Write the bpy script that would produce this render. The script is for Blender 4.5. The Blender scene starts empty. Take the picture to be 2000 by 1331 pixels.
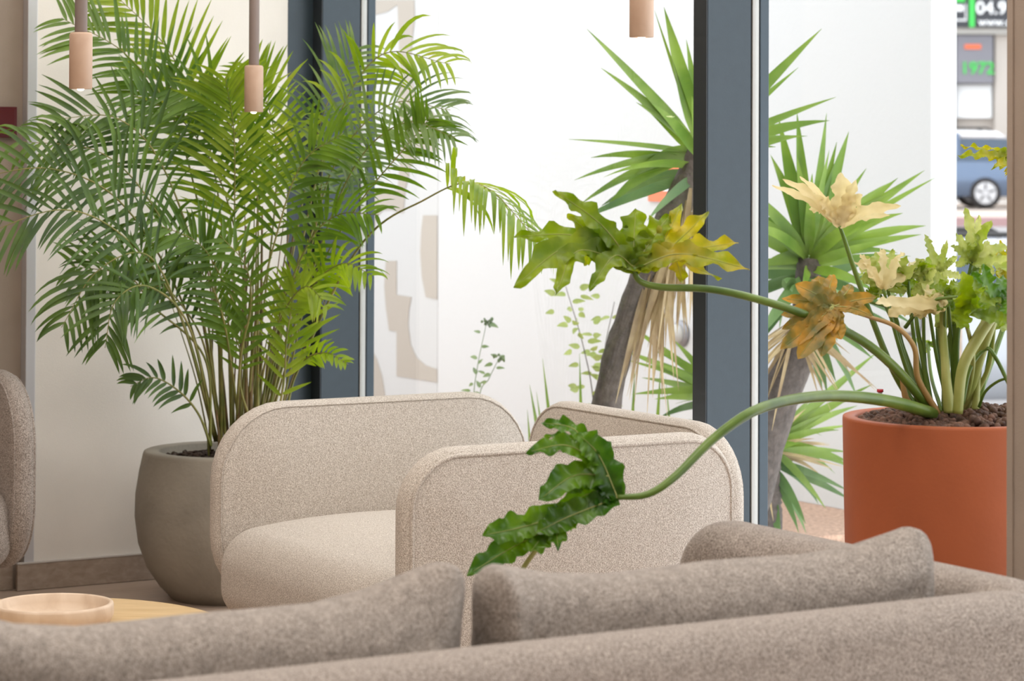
import bpy, bmesh, math, random
from mathutils import Vector, Matrix, Euler
SC = bpy.context.scene
COL = SC.collection
# ---------------------------------------------------------------- camera
F_PX, PITCH, ROLL, CAM_H, HORIZON = 5300.0, math.radians(1.0), 0.004, 1.4, 272.0
PPY = HORIZON - F_PX*math.tan(PITCH)
CAM_R = Matrix.Rotation(math.pi/2 + PITCH, 3, 'X') @ Matrix.Rotation(ROLL, 3, 'Z')
CAM_P = Vector((0, 0, CAM_H))
cd = bpy.data.cameras.new('camera'); cam = bpy.data.objects.new('camera', cd); COL.objects.link(cam)
cam.matrix_world = Matrix.Translation(CAM_P) @ CAM_R.to_4x4()
cd.sensor_width = 36; cd.lens = F_PX/2000*36
cd.shift_y = -(665.5 - PPY)/2000
cd.clip_end = 300
cd.dof.use_dof = True; cd.dof.focus_distance = 6.4; cd.dof.aperture_fstop = 7.0
SC.camera = cam
# ---------------------------------------------------------------- light
SC.view_settings.view_transform = 'Standard'; SC.view_settings.look = 'None'
SC.view_settings.gamma = 1; SC.view_settings.use_curve_mapping = False
SC.view_settings.exposure = 0.0
wd = bpy.data.worlds.new('world'); SC.world = wd; wd.use_nodes = True
bg = wd.node_tree.nodes['Background']; bg.inputs[0].default_value = (0.93, 0.95, 1.0, 1); bg.inputs[1].default_value = 2.9

ANG = math.radians(31)
U = Vector((math.cos(ANG), math.sin(ANG), 0))          # along the cream wall
FV = Vector((math.sin(ANG), -math.cos(ANG), 0))        # along the window wall, towards the camera
O = Vector((-0.653, 8.916, 0))                         # room corner
def W(a, b, z=0): return O + U*a + FV*b + Vector((0, 0, z))

def add_light(name, kind, energy, color, **kw):
    l = bpy.data.lights.new(name, kind); l.energy = energy; l.color = color
    o = bpy.data.objects.new(name, l); COL.objects.link(o)
    for k, v in kw.items():
        if hasattr(l, k): setattr(l, k, v)
    return o
sun = add_light('sun', 'SUN', 0.4, (1, 0.95, 0.88), angle=0.02)
sd = (U*0.50 + FV*(-0.10) + Vector((0, 0, -0.86))).normalized()
sun.rotation_euler = sd.to_track_quat('-Z', 'Y').to_euler()
for i, (a, b, e) in enumerate([(-1.3, 1.6, 24), (-1.3, 4.3, 26), (-3.4, 3.4, 48), (-3.0, 6.4, 34)]):
    l = add_light('added_fill_panel', 'AREA', e, (1, 0.95, 0.90), shape='RECTANGLE', size=1.6, size_y=1.2)  # unseen area lights added under the ceiling to brighten the interior
    l.location = W(a, b, 2.95); l.rotation_euler = (0, 0, ANG)
spot = add_light('added_seat_spot', 'SPOT', 36, (1, 0.95, 0.9), spot_size=math.radians(24), spot_blend=1.0, shadow_soft_size=.05)  # unseen spot added overhead to make the bright patch on the armchair seat
spot.location = W(-.5, 2.2, 2.9)
spot.rotation_euler = (Vector((-.12, 6.95, .4)) - spot.location).to_track_quat('-Z', 'Y').to_euler()

# ---------------------------------------------------------------- helpers
def ray(px, py): return CAM_R @ Vector(((px-1000)/F_PX, -(py-PPY)/F_PX, -1))
def P(px, py, D):
    r = ray(px, py); return CAM_P + r*(D/r.y)
def PW(px, py, a):                                     # where a sight line meets the plane a = const (parallel to the windows)
    r = ray(px, py); t = (a - (CAM_P-O).dot(U))/r.dot(U); return CAM_P + r*t
def tag(o, label=None, cat=None, group=None, kind=None):
    if label: o['label'] = label
    if cat: o['category'] = cat
    if group: o['group'] = group
    if kind: o['kind'] = kind
    return o
def empty(name, loc, rz=0):
    o = bpy.data.objects.new(name, None); COL.objects.link(o); o.location = loc; o.rotation_euler.z = rz
    o.empty_display_size = .1
    bpy.context.view_layer.update(); return o
def link(name, bm, mat, parent=None, smooth=True, world=True):
    """one mesh object; vertices are in world space when world is True, otherwise in the parent's space"""
    me = bpy.data.meshes.new(name)
    bm.to_mesh(me); bm.free()
    o = bpy.data.objects.new(name, me); COL.objects.link(o)
    if isinstance(mat, (list, tuple)):
        for m in mat: me.materials.append(m)
    else: me.materials.append(mat)
    if smooth: me.shade_smooth()
    if parent is not None:
        o.parent = parent
        if world:
            q = parent; M = Matrix()
            while q: M = q.matrix_basis @ M; q = q.parent
            me.transform(M.inverted())
    return o
def quad_strip(bm, rings, closed=True, cap=False):
    vs = [[bm.verts.new(p) for p in r] for r in rings]
    n = len(vs[0])
    for i in range(len(vs)-1):
        for j in range(n if closed else n-1):
            k = (j+1) % n
            bm.faces.new((vs[i][j], vs[i][k], vs[i+1][k], vs[i+1][j]))
    if cap:
        bm.faces.new(list(reversed(vs[0]))); bm.faces.new(vs[-1])
    return vs
def cat_rom(pts, n):
    """n samples on a smooth curve through pts (tuples or Vectors)"""
    pts = [Vector(p) for p in pts]
    ext = [pts[0]*2-pts[1]] + pts + [pts[-1]*2-pts[-2]]
    out = []
    m = len(pts)-1
    for i in range(n):
        t = i/(n-1)*m; k = min(int(t), m-1); f = t-k
        a, b, c, d = ext[k:k+4]
        out.append(0.5*((2*b)+(c-a)*f+(2*a-5*b+4*c-d)*f*f+(3*b-a-3*c+d)*f*f*f))
    return out
def tube(bm, pts, radii, n=8, cap=True):
    rings = []
    prev = None
    for i, p in enumerate(pts):
        t = (pts[min(i+1, len(pts)-1)] - pts[max(i-1, 0)]).normalized()
        if prev is None:
            ref = Vector((0, 0, 1)) if abs(t.z) < .9 else Vector((1, 0, 0))
            s = t.cross(ref).normalized()
        else: s = (prev - t*prev.dot(t)).normalized()
        prev = s; w = t.cross(s)
        r = radii if isinstance(radii, (int, float)) else radii[i]
        rings.append([p + (s*math.cos(2*math.pi*j/n) + w*math.sin(2*math.pi*j/n))*r for j in range(n)])
    quad_strip(bm, rings, True, cap)
def lathe(bm, c, prof, n=48):
    rings = [[Vector((c[0]+r*math.cos(2*math.pi*j/n), c[1]+r*math.sin(2*math.pi*j/n), c[2]+z)) for j in range(n)] for r, z in prof]
    quad_strip(bm, rings, True, True)
def rbox(bm, a0, a1, b0, b1, z0, z1, bev=0):
    v = [bm.verts.new(W(a, b, z)) for a in (a0, a1) for b in (b0, b1) for z in (z0, z1)]
    fs = [(0,1,3,2),(4,6,7,5),(0,4,5,1),(2,3,7,6),(0,2,6,4),(1,5,7,3)]
    fc = [bm.faces.new([v[i] for i in f]) for f in fs]
    bmesh.ops.recalc_face_normals(bm, faces=fc)
    if bev:
        bmesh.ops.bevel(bm, geom=list({e for f in fc for e in f.edges}), offset=bev, segments=2, affect='EDGES', profile=.5)
def box(bm, c, s, M=None, bev=0, seg=2):
    M = M or Matrix()
    r = bmesh.ops.create_cube(bm, size=1, matrix=M @ Matrix.Translation(c) @ Matrix.Diagonal((*s, 1)))
    if bev:
        es = list({e for v in r['verts'] for e in v.link_edges})
        bmesh.ops.bevel(bm, geom=es, offset=bev, segments=seg, affect='EDGES', profile=.5)
def rrect(w, h, r, n=8, m=8):
    w2, h2 = w/2, h/2; r = max(min(r, w2*.999, h2*.999), 1e-4)
    out = []
    cs = [(w2-r, h2-r, 0), (-w2+r, h2-r, 90), (-w2+r, -h2+r, 180), (w2-r, -h2+r, 270)]
    for k, (cx, cy, a0) in enumerate(cs):
        for i in range(n+1):
            a = math.radians(a0 + 90*i/n); out.append((cx+r*math.cos(a), cy+r*math.sin(a)))
        nx, ny, na = cs[(k+1) % 4]
        p = out[-1]; a = math.radians(na); q = (nx+r*math.cos(a), ny+r*math.sin(a))
        for i in range(1, m): out.append((p[0]+(q[0]-p[0])*i/m, p[1]+(q[1]-p[1])*i/m))
    return out
def soft_slab(bm, w, h, t, r, e, bulge, M, fn=None):
    """upholstered slab: width on x, height on z, thickness on y, rounded outline, rolled edge, bulging faces"""
    rings = []
    mx = min(w, h)/2*.985 - e
    side = []
    for k in range(9):                                   # centre of a face -> rim
        s = k/8; ins = e + mx*(1-s)**1.0
        side.append((ins, t/2 + bulge*(1-s**2.2)))
    for k in range(1, 8):
        a = math.pi/2*k/8
        side.append((e*(1-math.sin(a)), t/2 - e*(1-math.cos(a))))
    full = side + [(0, t/2-e)] + [(0, -t/2+e)] + [(i, -y) for i, y in reversed(side)]
    for ins, y in full:
        o = rrect(w-2*ins, h-2*ins, max(r-ins, .004))
        rr = []
        for x, z in o:
            p = Vector((x, y, z))
            if fn: p = fn(p)
            rr.append(M @ p)
        rings.append(rr)
    quad_strip(bm, rings, True, True)
def newbm(): return bmesh.new()
def fix(bm): bmesh.ops.recalc_face_normals(bm, faces=bm.faces); return bm

# ---------------------------------------------------------------- materials
def nt(name):
    m = bpy.data.materials.new(name); m.use_nodes = True; t = m.node_tree
    return m, t, t.nodes['Principled BSDF'], t.nodes['Material Output']
def N(t, k, **kw):
    n = t.nodes.new(k)
    for a, b in kw.items():
        if a in n.inputs.keys(): n.inputs[a].default_value = b
        else: setattr(n, a, b)
    return n
def col(c): return tuple(c) + (1,) if len(c) == 3 else c
def srgb(r, g, b):
    f = lambda x: (x/255/12.92) if x/255 <= .04045 else ((x/255+.055)/1.055)**2.4
    return (f(r), f(g), f(b))
def plain(name, c, rough=.6, metal=0, bump=0, bscale=200, spec=.5, var=0, vscale=3, coat=0):
    m, t, p, o = nt(name)
    p.inputs['Base Color'].default_value = col(c); p.inputs['Roughness'].default_value = rough
    p.inputs['Metallic'].default_value = metal; p.inputs['Specular IOR Level'].default_value = spec
    p.inputs['Coat Weight'].default_value = coat
    tc = N(t, 'ShaderNodeTexCoord')
    if var:
        n = N(t, 'ShaderNodeTexNoise'); n.inputs['Scale'].default_value = vscale; n.inputs['Detail'].default_value = 5
        t.links.new(tc.outputs['Object'], n.inputs['Vector'])
        r = N(t, 'ShaderNodeValToRGB'); r.color_ramp.elements[0].position = .3; r.color_ramp.elements[1].position = .7
        r.color_ramp.elements[0].color = col([x*(1-var) for x in c]); r.color_ramp.elements[1].color = col([min(1, x*(1+var)) for x in c])
        t.links.new(n.outputs['Fac'], r.inputs[0]); t.links.new(r.outputs[0], p.inputs['Base Color'])
    if bump:
        n = N(t, 'ShaderNodeTexNoise'); n.inputs['Scale'].default_value = bscale; n.inputs['Detail'].default_value = 3
        t.links.new(tc.outputs['Object'], n.inputs['Vector'])
        b = N(t, 'ShaderNodeBump'); b.inputs['Strength'].default_value = bump; b.inputs['Distance'].default_value = .01
        t.links.new(n.outputs['Fac'], b.inputs['Height']); t.links.new(b.outputs[0], p.inputs['Normal'])
    return m
def fabric(name, dark, light, scale=260, bump=.5, blotch=.0):
    m, t, p, o = nt(name)
    p.inputs['Roughness'].default_value = .95; p.inputs['Specular IOR Level'].default_value = .15
    p.inputs['Sheen Weight'].default_value = .08; p.inputs['Sheen Roughness'].default_value = .5
    tc = N(t, 'ShaderNodeTexCoord')
    n = N(t, 'ShaderNodeTexNoise'); n.inputs['Scale'].default_value = scale; n.inputs['Detail'].default_value = 2.5; n.inputs['Roughness'].default_value = .7
    mp = N(t, 'ShaderNodeMapping'); mp.inputs['Scale'].default_value = (1, 1, .8)
    t.links.new(tc.outputs['Object'], mp.inputs[0]); t.links.new(mp.outputs[0], n.inputs['Vector'])
    r = N(t, 'ShaderNodeValToRGB'); r.color_ramp.elements[0].position = .36; r.color_ramp.elements[1].position = .64
    r.color_ramp.elements[0].color = col(dark); r.color_ramp.elements[1].color = col(light)
    t.links.new(n.outputs['Fac'], r.inputs[0])
    src = r.outputs[0]
    if blotch:
        n2 = N(t, 'ShaderNodeTexNoise'); n2.inputs['Scale'].default_value = 60; n2.inputs['Detail'].default_value = 4
        t.links.new(tc.outputs['Object'], n2.inputs['Vector'])
        mr = N(t, 'ShaderNodeMapRange'); mr.inputs['From Min'].default_value = .35; mr.inputs['From Max'].default_value = .65
        mr.inputs['To Min'].default_value = 1-blotch; mr.inputs['To Max'].default_value = 1+blotch
        t.links.new(n2.outputs['Fac'], mr.inputs[0])
        mx = N(t, 'ShaderNodeVectorMath', operation='SCALE'); t.links.new(src, mx.inputs[0]); t.links.new(mr.outputs[0], mx.inputs['Scale'])
        src = mx.outputs[0]
    t.links.new(src, p.inputs['Base Color'])
    b = N(t, 'ShaderNodeBump'); b.inputs['Strength'].default_value = bump; b.inputs['Distance'].default_value = .004
    t.links.new(n.outputs['Fac'], b.inputs['Height']); t.links.new(b.outputs[0], p.inputs['Normal'])
    return m
def leafmat(name, c1, c2, trans=.45, rough=.38, scale=9, c3=None, spec=.5):
    m, t, p, o = nt(name)
    p.inputs['Roughness'].default_value = rough; p.inputs['Specular IOR Level'].default_value = spec
    tc = N(t, 'ShaderNodeTexCoord')
    n = N(t, 'ShaderNodeTexNoise'); n.inputs['Scale'].default_value = scale; n.inputs['Detail'].default_value = 4
    t.links.new(tc.outputs['Object'], n.inputs['Vector'])
    r = N(t, 'ShaderNodeValToRGB'); e = r.color_ramp.elements
    e[0].position = .35; e[1].position = .65; e[0].color = col(c1); e[1].color = col(c2)
    if c3: q = e.new(.75); q.color = col(c3)
    t.links.new(n.outputs['Fac'], r.inputs[0]); t.links.new(r.outputs[0], p.inputs['Base Color'])
    tr = N(t, 'ShaderNodeBsdfTranslucent')
    hs = N(t, 'ShaderNodeHueSaturation'); hs.inputs['Saturation'].default_value = 1.15; hs.inputs['Value'].default_value = 1.35
    t.links.new(r.outputs[0], hs.inputs['Color']); t.links.new(hs.outputs[0], tr.inputs['Color'])
    mx = N(t, 'ShaderNodeMixShader'); mx.inputs[0].default_value = trans
    t.links.new(p.outputs[0], mx.inputs[1]); t.links.new(tr.outputs[0], mx.inputs[2]); t.links.new(mx.outputs[0], o.inputs[0])
    return m
def woodmat(name, c1, c2, scale=(1, 14, 14), rough=.5, rz=0):
    m, t, p, o = nt(name); p.inputs['Roughness'].default_value = rough
    tc = N(t, 'ShaderNodeTexCoord'); mp = N(t, 'ShaderNodeMapping'); mp.inputs['Scale'].default_value = scale
    mp.inputs['Rotation'].default_value = (0, 0, rz)
    n = N(t, 'ShaderNodeTexNoise'); n.inputs['Scale'].default_value = 4; n.inputs['Detail'].default_value = 6; n.inputs['Distortion'].default_value = .6
    t.links.new(tc.outputs['Object'], mp.inputs[0]); t.links.new(mp.outputs[0], n.inputs['Vector'])
    r = N(t, 'ShaderNodeValToRGB'); r.color_ramp.elements[0].position = .3; r.color_ramp.elements[1].position = .7
    r.color_ramp.elements[0].color = col(c1); r.color_ramp.elements[1].color = col(c2)
    t.links.new(n.outputs['Fac'], r.inputs[0]); t.links.new(r.outputs[0], p.inputs['Base Color'])
    return m
def emit(name, c, s):
    m = bpy.data.materials.new(name); m.use_nodes = True; t = m.node_tree; t.nodes.clear()
    e = N(t, 'ShaderNodeEmission'); e.inputs[0].default_value = col(c); e.inputs[1].default_value = s
    o = N(t, 'ShaderNodeOutputMaterial'); t.links.new(e.outputs[0], o.inputs[0]); return m
def glassmat():
    m = bpy.data.materials.new('window_glass'); m.use_nodes = True; t = m.node_tree; t.nodes.clear()
    tr = N(t, 'ShaderNodeBsdfTransparent'); tr.inputs[0].default_value = (.97, .98, .975, 1)
    gl = N(t, 'ShaderNodeBsdfGlossy'); gl.inputs['Roughness'].default_value = .02
    lw = N(t, 'ShaderNodeLayerWeight'); lw.inputs[0].default_value = .5
    pw = N(t, 'ShaderNodeMath', operation='POWER'); pw.inputs[1].default_value = 5; t.links.new(lw.outputs['Facing'], pw.inputs[0])
    fr = N(t, 'ShaderNodeMath', operation='MULTIPLY_ADD'); fr.inputs[1].default_value = .9; fr.inputs[2].default_value = .03; t.links.new(pw.outputs[0], fr.inputs[0])
    mx = N(t, 'ShaderNodeMixShader'); o = N(t, 'ShaderNodeOutputMaterial')
    t.links.new(fr.outputs[0], mx.inputs[0]); t.links.new(tr.outputs[0], mx.inputs[1]); t.links.new(gl.outputs[0], mx.inputs[2]); t.links.new(mx.outputs[0], o.inputs[0])
    return m
M = {}
M['cream'] = plain('cream_wall_vinyl', (.82, .765, .695), .7, bump=.08, bscale=300, var=.03, vscale=6)
M['brown_wall'] = plain('taupe_wall_vinyl', (.33, .26, .205), .75, bump=.15, bscale=400, var=.05, vscale=10)
M['trim'] = plain('white_metal_trim', (.58, .57, .58), .35, metal=.3)
M['ceiling'] = plain('ceiling_paint', (.75, .72, .68), .9)
M['slate'] = plain('slate_blue_powder_coat', (.036, .055, .071), .42, var=.05, vscale=40, bump=.02)
M['slate_dark'] = plain('dark_slate_strip', (.02, .025, .03), .45)
M['gasket'] = plain('black_gasket', (.01, .01, .012), .5)
M['spacer'] = plain('pale_spacer', (.50, .49, .46), .5)
M['glass'] = glassmat()
M['stucco'] = plain('white_stucco', (.555, .555, .548), .9, bump=.12, bscale=45)
M['smooth_white'] = plain('smooth_white_paint', (.50, .50, .49), .8)
M['mural_beige'] = plain('beige_mural_paint', (.385, .345, .295), .8)
M['beige'] = fabric('oatmeal_boucle', (.36, .30, .24), (.79, .72, .64), 420, .6)
M['brown'] = fabric('taupe_wool', (.135, .11, .09), (.53, .455, .40), 400, .5, .06)
M['brown_cushion'] = fabric('taupe_cushion_wool', (.14, .115, .095), (.46, .40, .35), 380, .4, .13)
M['leg'] = plain('black_leg', (.02, .02, .02), .5)
M['concrete'] = plain('grey_fibre_concrete', (.29, .255, .205), .75, bump=.15, bscale=60, var=.14, vscale=7)
M['terracotta'] = plain('terracotta_glaze', (.41, .108, .040), .6, spec=.3, bump=.04, bscale=90, var=.08, vscale=5)
M['soil'] = plain('dark_mulch', (.045, .026, .016), .9, bump=.6, bscale=40, var=.5, vscale=60)
M['pebble'] = plain('brown_clay_pebble', (.13, .068, .045), .8, var=.6, vscale=30, bump=.15, bscale=120)
M['oak'] = woodmat('light_oak', srgb(192, 158, 108), srgb(212, 180, 134), (1.5, 14, 14), .45, ANG)
M['bowl'] = woodmat('pale_turned_wood', srgb(196, 170, 144), srgb(220, 198, 174), (5, 5, 3), .6)
M['pendant'] = woodmat('pendant_beech', srgb(188, 156, 132), srgb(202, 172, 148), (3, 3, 3), .55)
M['cord'] = plain('taupe_cord_tube', (.23, .175, .15), .6)
M['bulb'] = emit('pendant_bulb', (1, .85, .6), 14)
M['red'] = plain('red_box_plastic', (.08, .001, .004), .3)
M['base'] = woodmat('taupe_tile_skirting', srgb(152, 134, 118), srgb(174, 156, 140), (1, 14, 14), .6, -ANG)
M['grout'] = plain('pale_grout', (.6, .55, .5), .9)
M['stem'] = leafmat('palm_cane', srgb(112, 118, 48), srgb(150, 140, 78), .05, .5, 14)
M['stem_brown'] = leafmat('palm_cane_brown', srgb(92, 80, 45), srgb(140, 112, 72), .05, .6, 14)
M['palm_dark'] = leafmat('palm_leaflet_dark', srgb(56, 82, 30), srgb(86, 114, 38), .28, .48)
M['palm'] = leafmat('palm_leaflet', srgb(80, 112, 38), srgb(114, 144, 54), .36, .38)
M['palm_light'] = leafmat('palm_leaflet_light', srgb(118, 146, 44), srgb(160, 178, 74), .46, .40, c3=srgb(170, 165, 70))
M['palm_grey'] = leafmat('palm_leaflet_grey', srgb(92, 118, 72), srgb(140, 158, 104), .4, .3)
M['phil'] = leafmat('lobed_leaf_green', srgb(98, 126, 22), srgb(144, 162, 42), .45, .35, 14, srgb(160, 165, 50))
M['phil_deep'] = leafmat('lobed_leaf_deep_green', srgb(54, 96, 20), srgb(108, 148, 32), .42, .3, 14)
M['phil_yellow'] = leafmat('lobed_leaf_yellowing', srgb(136, 150, 40), srgb(190, 172, 60), .45, .4, 16)
M['phil_amber'] = leafmat('lobed_leaf_amber', srgb(104, 104, 44), srgb(188, 140, 42), .24, .45, 26, srgb(196, 138, 40))
M['phil_pale'] = leafmat('lobed_leaf_pale', srgb(212, 196, 146), srgb(234, 222, 176), .3, .5, 12)
M['phil_lime'] = leafmat('lobed_leaf_lime', srgb(142, 158, 66), srgb(192, 196, 124), .36, .4, 14)
M['vein'] = leafmat('leaf_vein', srgb(165, 175, 95), srgb(190, 190, 120), .2, .5)
M['petiole'] = leafmat('petiole_green', srgb(80, 108, 34), srgb(112, 136, 52), .05, .35, 10)
M['petiole_pale'] = leafmat('petiole_pale', srgb(142, 152, 70), srgb(182, 182, 110), .1, .4, 10)
M['petiole_brown'] = leafmat('petiole_brown', srgb(160, 122, 70), srgb(186, 150, 92), .05, .5, 10)
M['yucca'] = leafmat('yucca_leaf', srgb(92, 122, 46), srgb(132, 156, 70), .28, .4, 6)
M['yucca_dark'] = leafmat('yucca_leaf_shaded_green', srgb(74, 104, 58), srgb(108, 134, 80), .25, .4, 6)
M['shrub'] = leafmat('shrub_leaf', srgb(140, 156, 84), srgb(172, 182, 112), .2, .5, 10)
M['yucca_dry'] = leafmat('yucca_dry_leaf', srgb(150, 128, 98), srgb(190, 170, 130), .25, .7, 10)
M['bark'] = plain('yucca_bark', (.10, .08, .068), .95, var=.3, vscale=40, bump=.8, bscale=60)
M['gravel'] = plain('red_gravel', (.42, .27, .19), .95, var=.35, vscale=60, bump=.8, bscale=80)
M['asphalt'] = plain('asphalt', (.30, .29, .29), .9, var=.1, vscale=2)
M['pavement'] = plain('beige_pavement', (.52, .44, .38), .9)
M['kerb'] = plain('rose_kerb', (.40, .25, .25), .9)
M['render_wall'] = plain('shop_grey_beige_render', (.50, .46, .42), .9)
M['sign_black'] = plain('sign_black', (.03, .035, .045), .5)
M['sign_green'] = plain('sign_green', (.04, .55, .08), .5)
M['sign_white'] = plain('sign_white', (.85, .87, .88), .5)
M['sign_grey'] = plain('sign_grey', (.20, .20, .23), .5)
M['sign_orange'] = plain('sign_orange', (.80, .16, .06), .5)
M['sign_blue'] = plain('sign_blue', (.30, .55, .80), .5)
M['car_blue'] = plain('car_blue_grey', (.10, .15, .24), .25, metal=.3, coat=.5)
M['car_white'] = plain('car_white', (.78, .78, .80), .25, coat=.5)
M['car_silver'] = plain('car_silver', (.42, .44, .47), .25, metal=.3, coat=.5)
M['car_glass'] = plain('car_glass', (.05, .08, .12), .08)
M['tyre'] = plain('tyre_rubber', (.015, .015, .017), .8)
M['rim'] = plain('alloy_rim', (.55, .56, .58), .3, metal=.7)
M['tail'] = plain('red_tail_light', (.55, .03, .05), .2)
M['grey_metal'] = plain('grey_fixture', (.28, .28, .30), .35, metal=.5)
M['wood_post'] = plain('weathered_post', (.45, .35, .26), .9, var=.2, vscale=12)

# floor: taupe planks with pale joints
def floor_mat():
    m, t, p, o = nt('taupe_plank_tile'); p.inputs['Roughness'].default_value = .45
    tc = N(t, 'ShaderNodeTexCoord'); mp = N(t, 'ShaderNodeMapping'); mp.inputs['Rotation'].default_value = (0, 0, -ANG)
    t.links.new(tc.outputs['Object'], mp.inputs[0])
    br = N(t, 'ShaderNodeTexBrick'); br.inputs['Scale'].default_value = 1; br.inputs['Brick Width'].default_value = 1.2; br.inputs['Row Height'].default_value = .2
    br.inputs['Mortar Size'].default_value = .002
    br.inputs['Color1'].default_value = col(srgb(178, 156, 138)); br.inputs['Color2'].default_value = col(srgb(192, 170, 152)); br.inputs['Mortar'].default_value = col(srgb(190, 175, 160))
    t.links.new(mp.outputs[0], br.inputs[0])
    n = N(t, 'ShaderNodeTexNoise'); n.inputs['Scale'].default_value = 5; n.inputs['Detail'].default_value = 6
    mp2 = N(t, 'ShaderNodeMapping'); mp2.inputs['Scale'].default_value = (1, 10, 1); t.links.new(mp.outputs[0], mp2.inputs[0]); t.links.new(mp2.outputs[0], n.inputs['Vector'])
    mr = N(t, 'ShaderNodeMapRange'); mr.inputs['To Min'].default_value = .75; mr.inputs['To Max'].default_value = 1.2; t.links.new(n.outputs['Fac'], mr.inputs[0])
    mx = N(t, 'ShaderNodeVectorMath', operation='SCALE'); t.links.new(br.outputs[0], mx.inputs[0]); t.links.new(mr.outputs[0], mx.inputs['Scale']); t.links.new(mx.outputs[0], p.inputs['Base Color'])
    return m
M['floor'] = floor_mat()

# ---------------------------------------------------------------- setting
H_ROOM = 3.0
def struct(name, bm, m, parent=None, smooth=False):
    o = link(name, bm, m, parent, smooth)
    if parent is None: o['kind'] = 'structure'
    return o
bm = newbm(); rbox(bm, -5.5, .2, -.2, 9.5, -.15, 0); struct('floor', bm, M['floor'])
bm = newbm(); rbox(bm, -5.5, .3, -.3, 9.5, H_ROOM, H_ROOM+.25); struct('ceiling', bm, M['ceiling'])
def a_of(px, b=0.0, py=600):                              # room coordinate a of a sight line on plane b
    r = ray(px, py); t = (b - (CAM_P-O).dot(FV))/r.dot(FV); return ((CAM_P + r*t)-O).dot(U)
aL = a_of(50, 0); aR = a_of(559, 0)
bm = newbm(); rbox(bm, aL, aR, -.2, 0, 0, H_ROOM); struct('wall_back', bm, M['cream'])
bm = newbm(); rbox(bm, -5.5, aL-.001, -.24, -.035, 0, H_ROOM); struct('wall_left', bm, M['brown_wall'])
bm = newbm(); rbox(bm, aL-.001, aL+.031, -.036, .006, .085, H_ROOM, .002); struct('trim_1', bm, M['trim'])
aB = a_of(33, .01, 1130)
bm = newbm(); rbox(bm, aB, aR, .0005, .014, 0.001, .082, .0015); 
o = struct('baseboard_back', bm, M['base'])
bm = newbm(); rbox(bm, aB, aR, .0005, .0155, .0825, .087); struct('grout_line', bm, M['grout'], o)
bm = newbm(); rbox(bm, -5.5, aB-.002, -.0345, -.02, 0.001, .082, .0015); struct('baseboard_left', bm, M['base'])
bm = newbm(); rbox(bm, -5.7, -5.501, -.24, 9.7, 0, H_ROOM); struct('wall_side', bm, M['brown_wall'])
bm = newbm(); rbox(bm, -5.5, .2, 9.501, 9.7, 0, H_ROOM); struct('wall_front', bm, M['cream'])
# pillar on the right
pp = P(1972, 600, 5.0); aP, bP = (pp-O).dot(U), (pp-O).dot(FV)
bm = newbm(); rbox(bm, aP, aP+.35, bP, bP+.40, 0, H_ROOM); pil = struct('wall_right', bm, M['brown_wall'])
bm = newbm(); rbox(bm, aP-.004, aP+.02, bP-.004, bP+.012, 0, H_ROOM, .001); struct('corner_bead', bm, M['trim'] and M['brown_wall'], pil)

# windows
B2 = 2.186
def mullion(parent, b, w=.062):
    bm = newbm(); rbox(bm, 0, .138, b, b+w, 0, H_ROOM-.001, .002); link('mullion', bm, M['slate'], parent, False)
    bm = newbm(); rbox(bm, -.003, -.0002, b+.001, b+w-.001, 0, H_ROOM-.001); link('inner_dark_strip', bm, M['slate_dark'], parent, False)  # thin dark strip over the room-side face of the mullion
    bm = newbm(); rbox(bm, .138, .143, b+.004, b+w-.004, 0, H_ROOM-.001); link('gasket', bm, M['gasket'], parent, False)
    bm = newbm(); rbox(bm, .143, .162, b+.001, b+w+.001, 0, H_ROOM-.001); link('glazing_spacer', bm, M['spacer'], parent, False)
    bm = newbm(); rbox(bm, .162, .168, b+.003, b+w-.003, 0, H_ROOM-.001); link('gasket', bm, M['gasket'], parent, False)
    bm = newbm(); rbox(bm, .168, .196, b, b+w, 0, H_ROOM-.001, .002); link('outer_cap', bm, M['slate'], parent, False)
w1 = empty('window_1', W(0, 0, 0)); w1['kind'] = 'structure'
bm = newbm(); rbox(bm, aR+.001, .19, -.06, -.0005, 0, H_ROOM-.001, .002); link('side_frame', bm, M['slate'], w1, False)
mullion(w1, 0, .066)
bm = newbm(); rbox(bm, .02, .138, .066, B2, .0005, .06, .002); link('bottom_rail', bm, M['slate'], w1, False)
bm = newbm(); rbox(bm, .02, .138, .066, B2, 2.90, 2.999, .002); link('top_rail', bm, M['slate'], w1, False)
bm = newbm(); rbox(bm, .149, .155, .068, B2-.002, .001, H_ROOM-.002); link('glass_pane', bm, M['glass'], w1, False)
w2 = empty('window_2', W(0, B2, 0)); w2['kind'] = 'structure'
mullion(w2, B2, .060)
bm = newbm(); rbox(bm, .02, .138, B2+.06, 9.4, .0005, .06, .002); link('bottom_rail', bm, M['slate'], w2, False)
bm = newbm(); rbox(bm, .02, .138, B2+.06, 9.4, 2.90, 2.999, .002); link('top_rail', bm, M['slate'], w2, False)
bm = newbm(); rbox(bm, .149, .155, B2+.063, 9.4, .001, H_ROOM-.002); link('glass_pane', bm, M['glass'], w2, False)
bm = newbm(); rbox(bm, 0, .19, 9.401, 9.5, 0, H_ROOM-.001); link('mullion', bm, M['slate'], w2, False)

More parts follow.
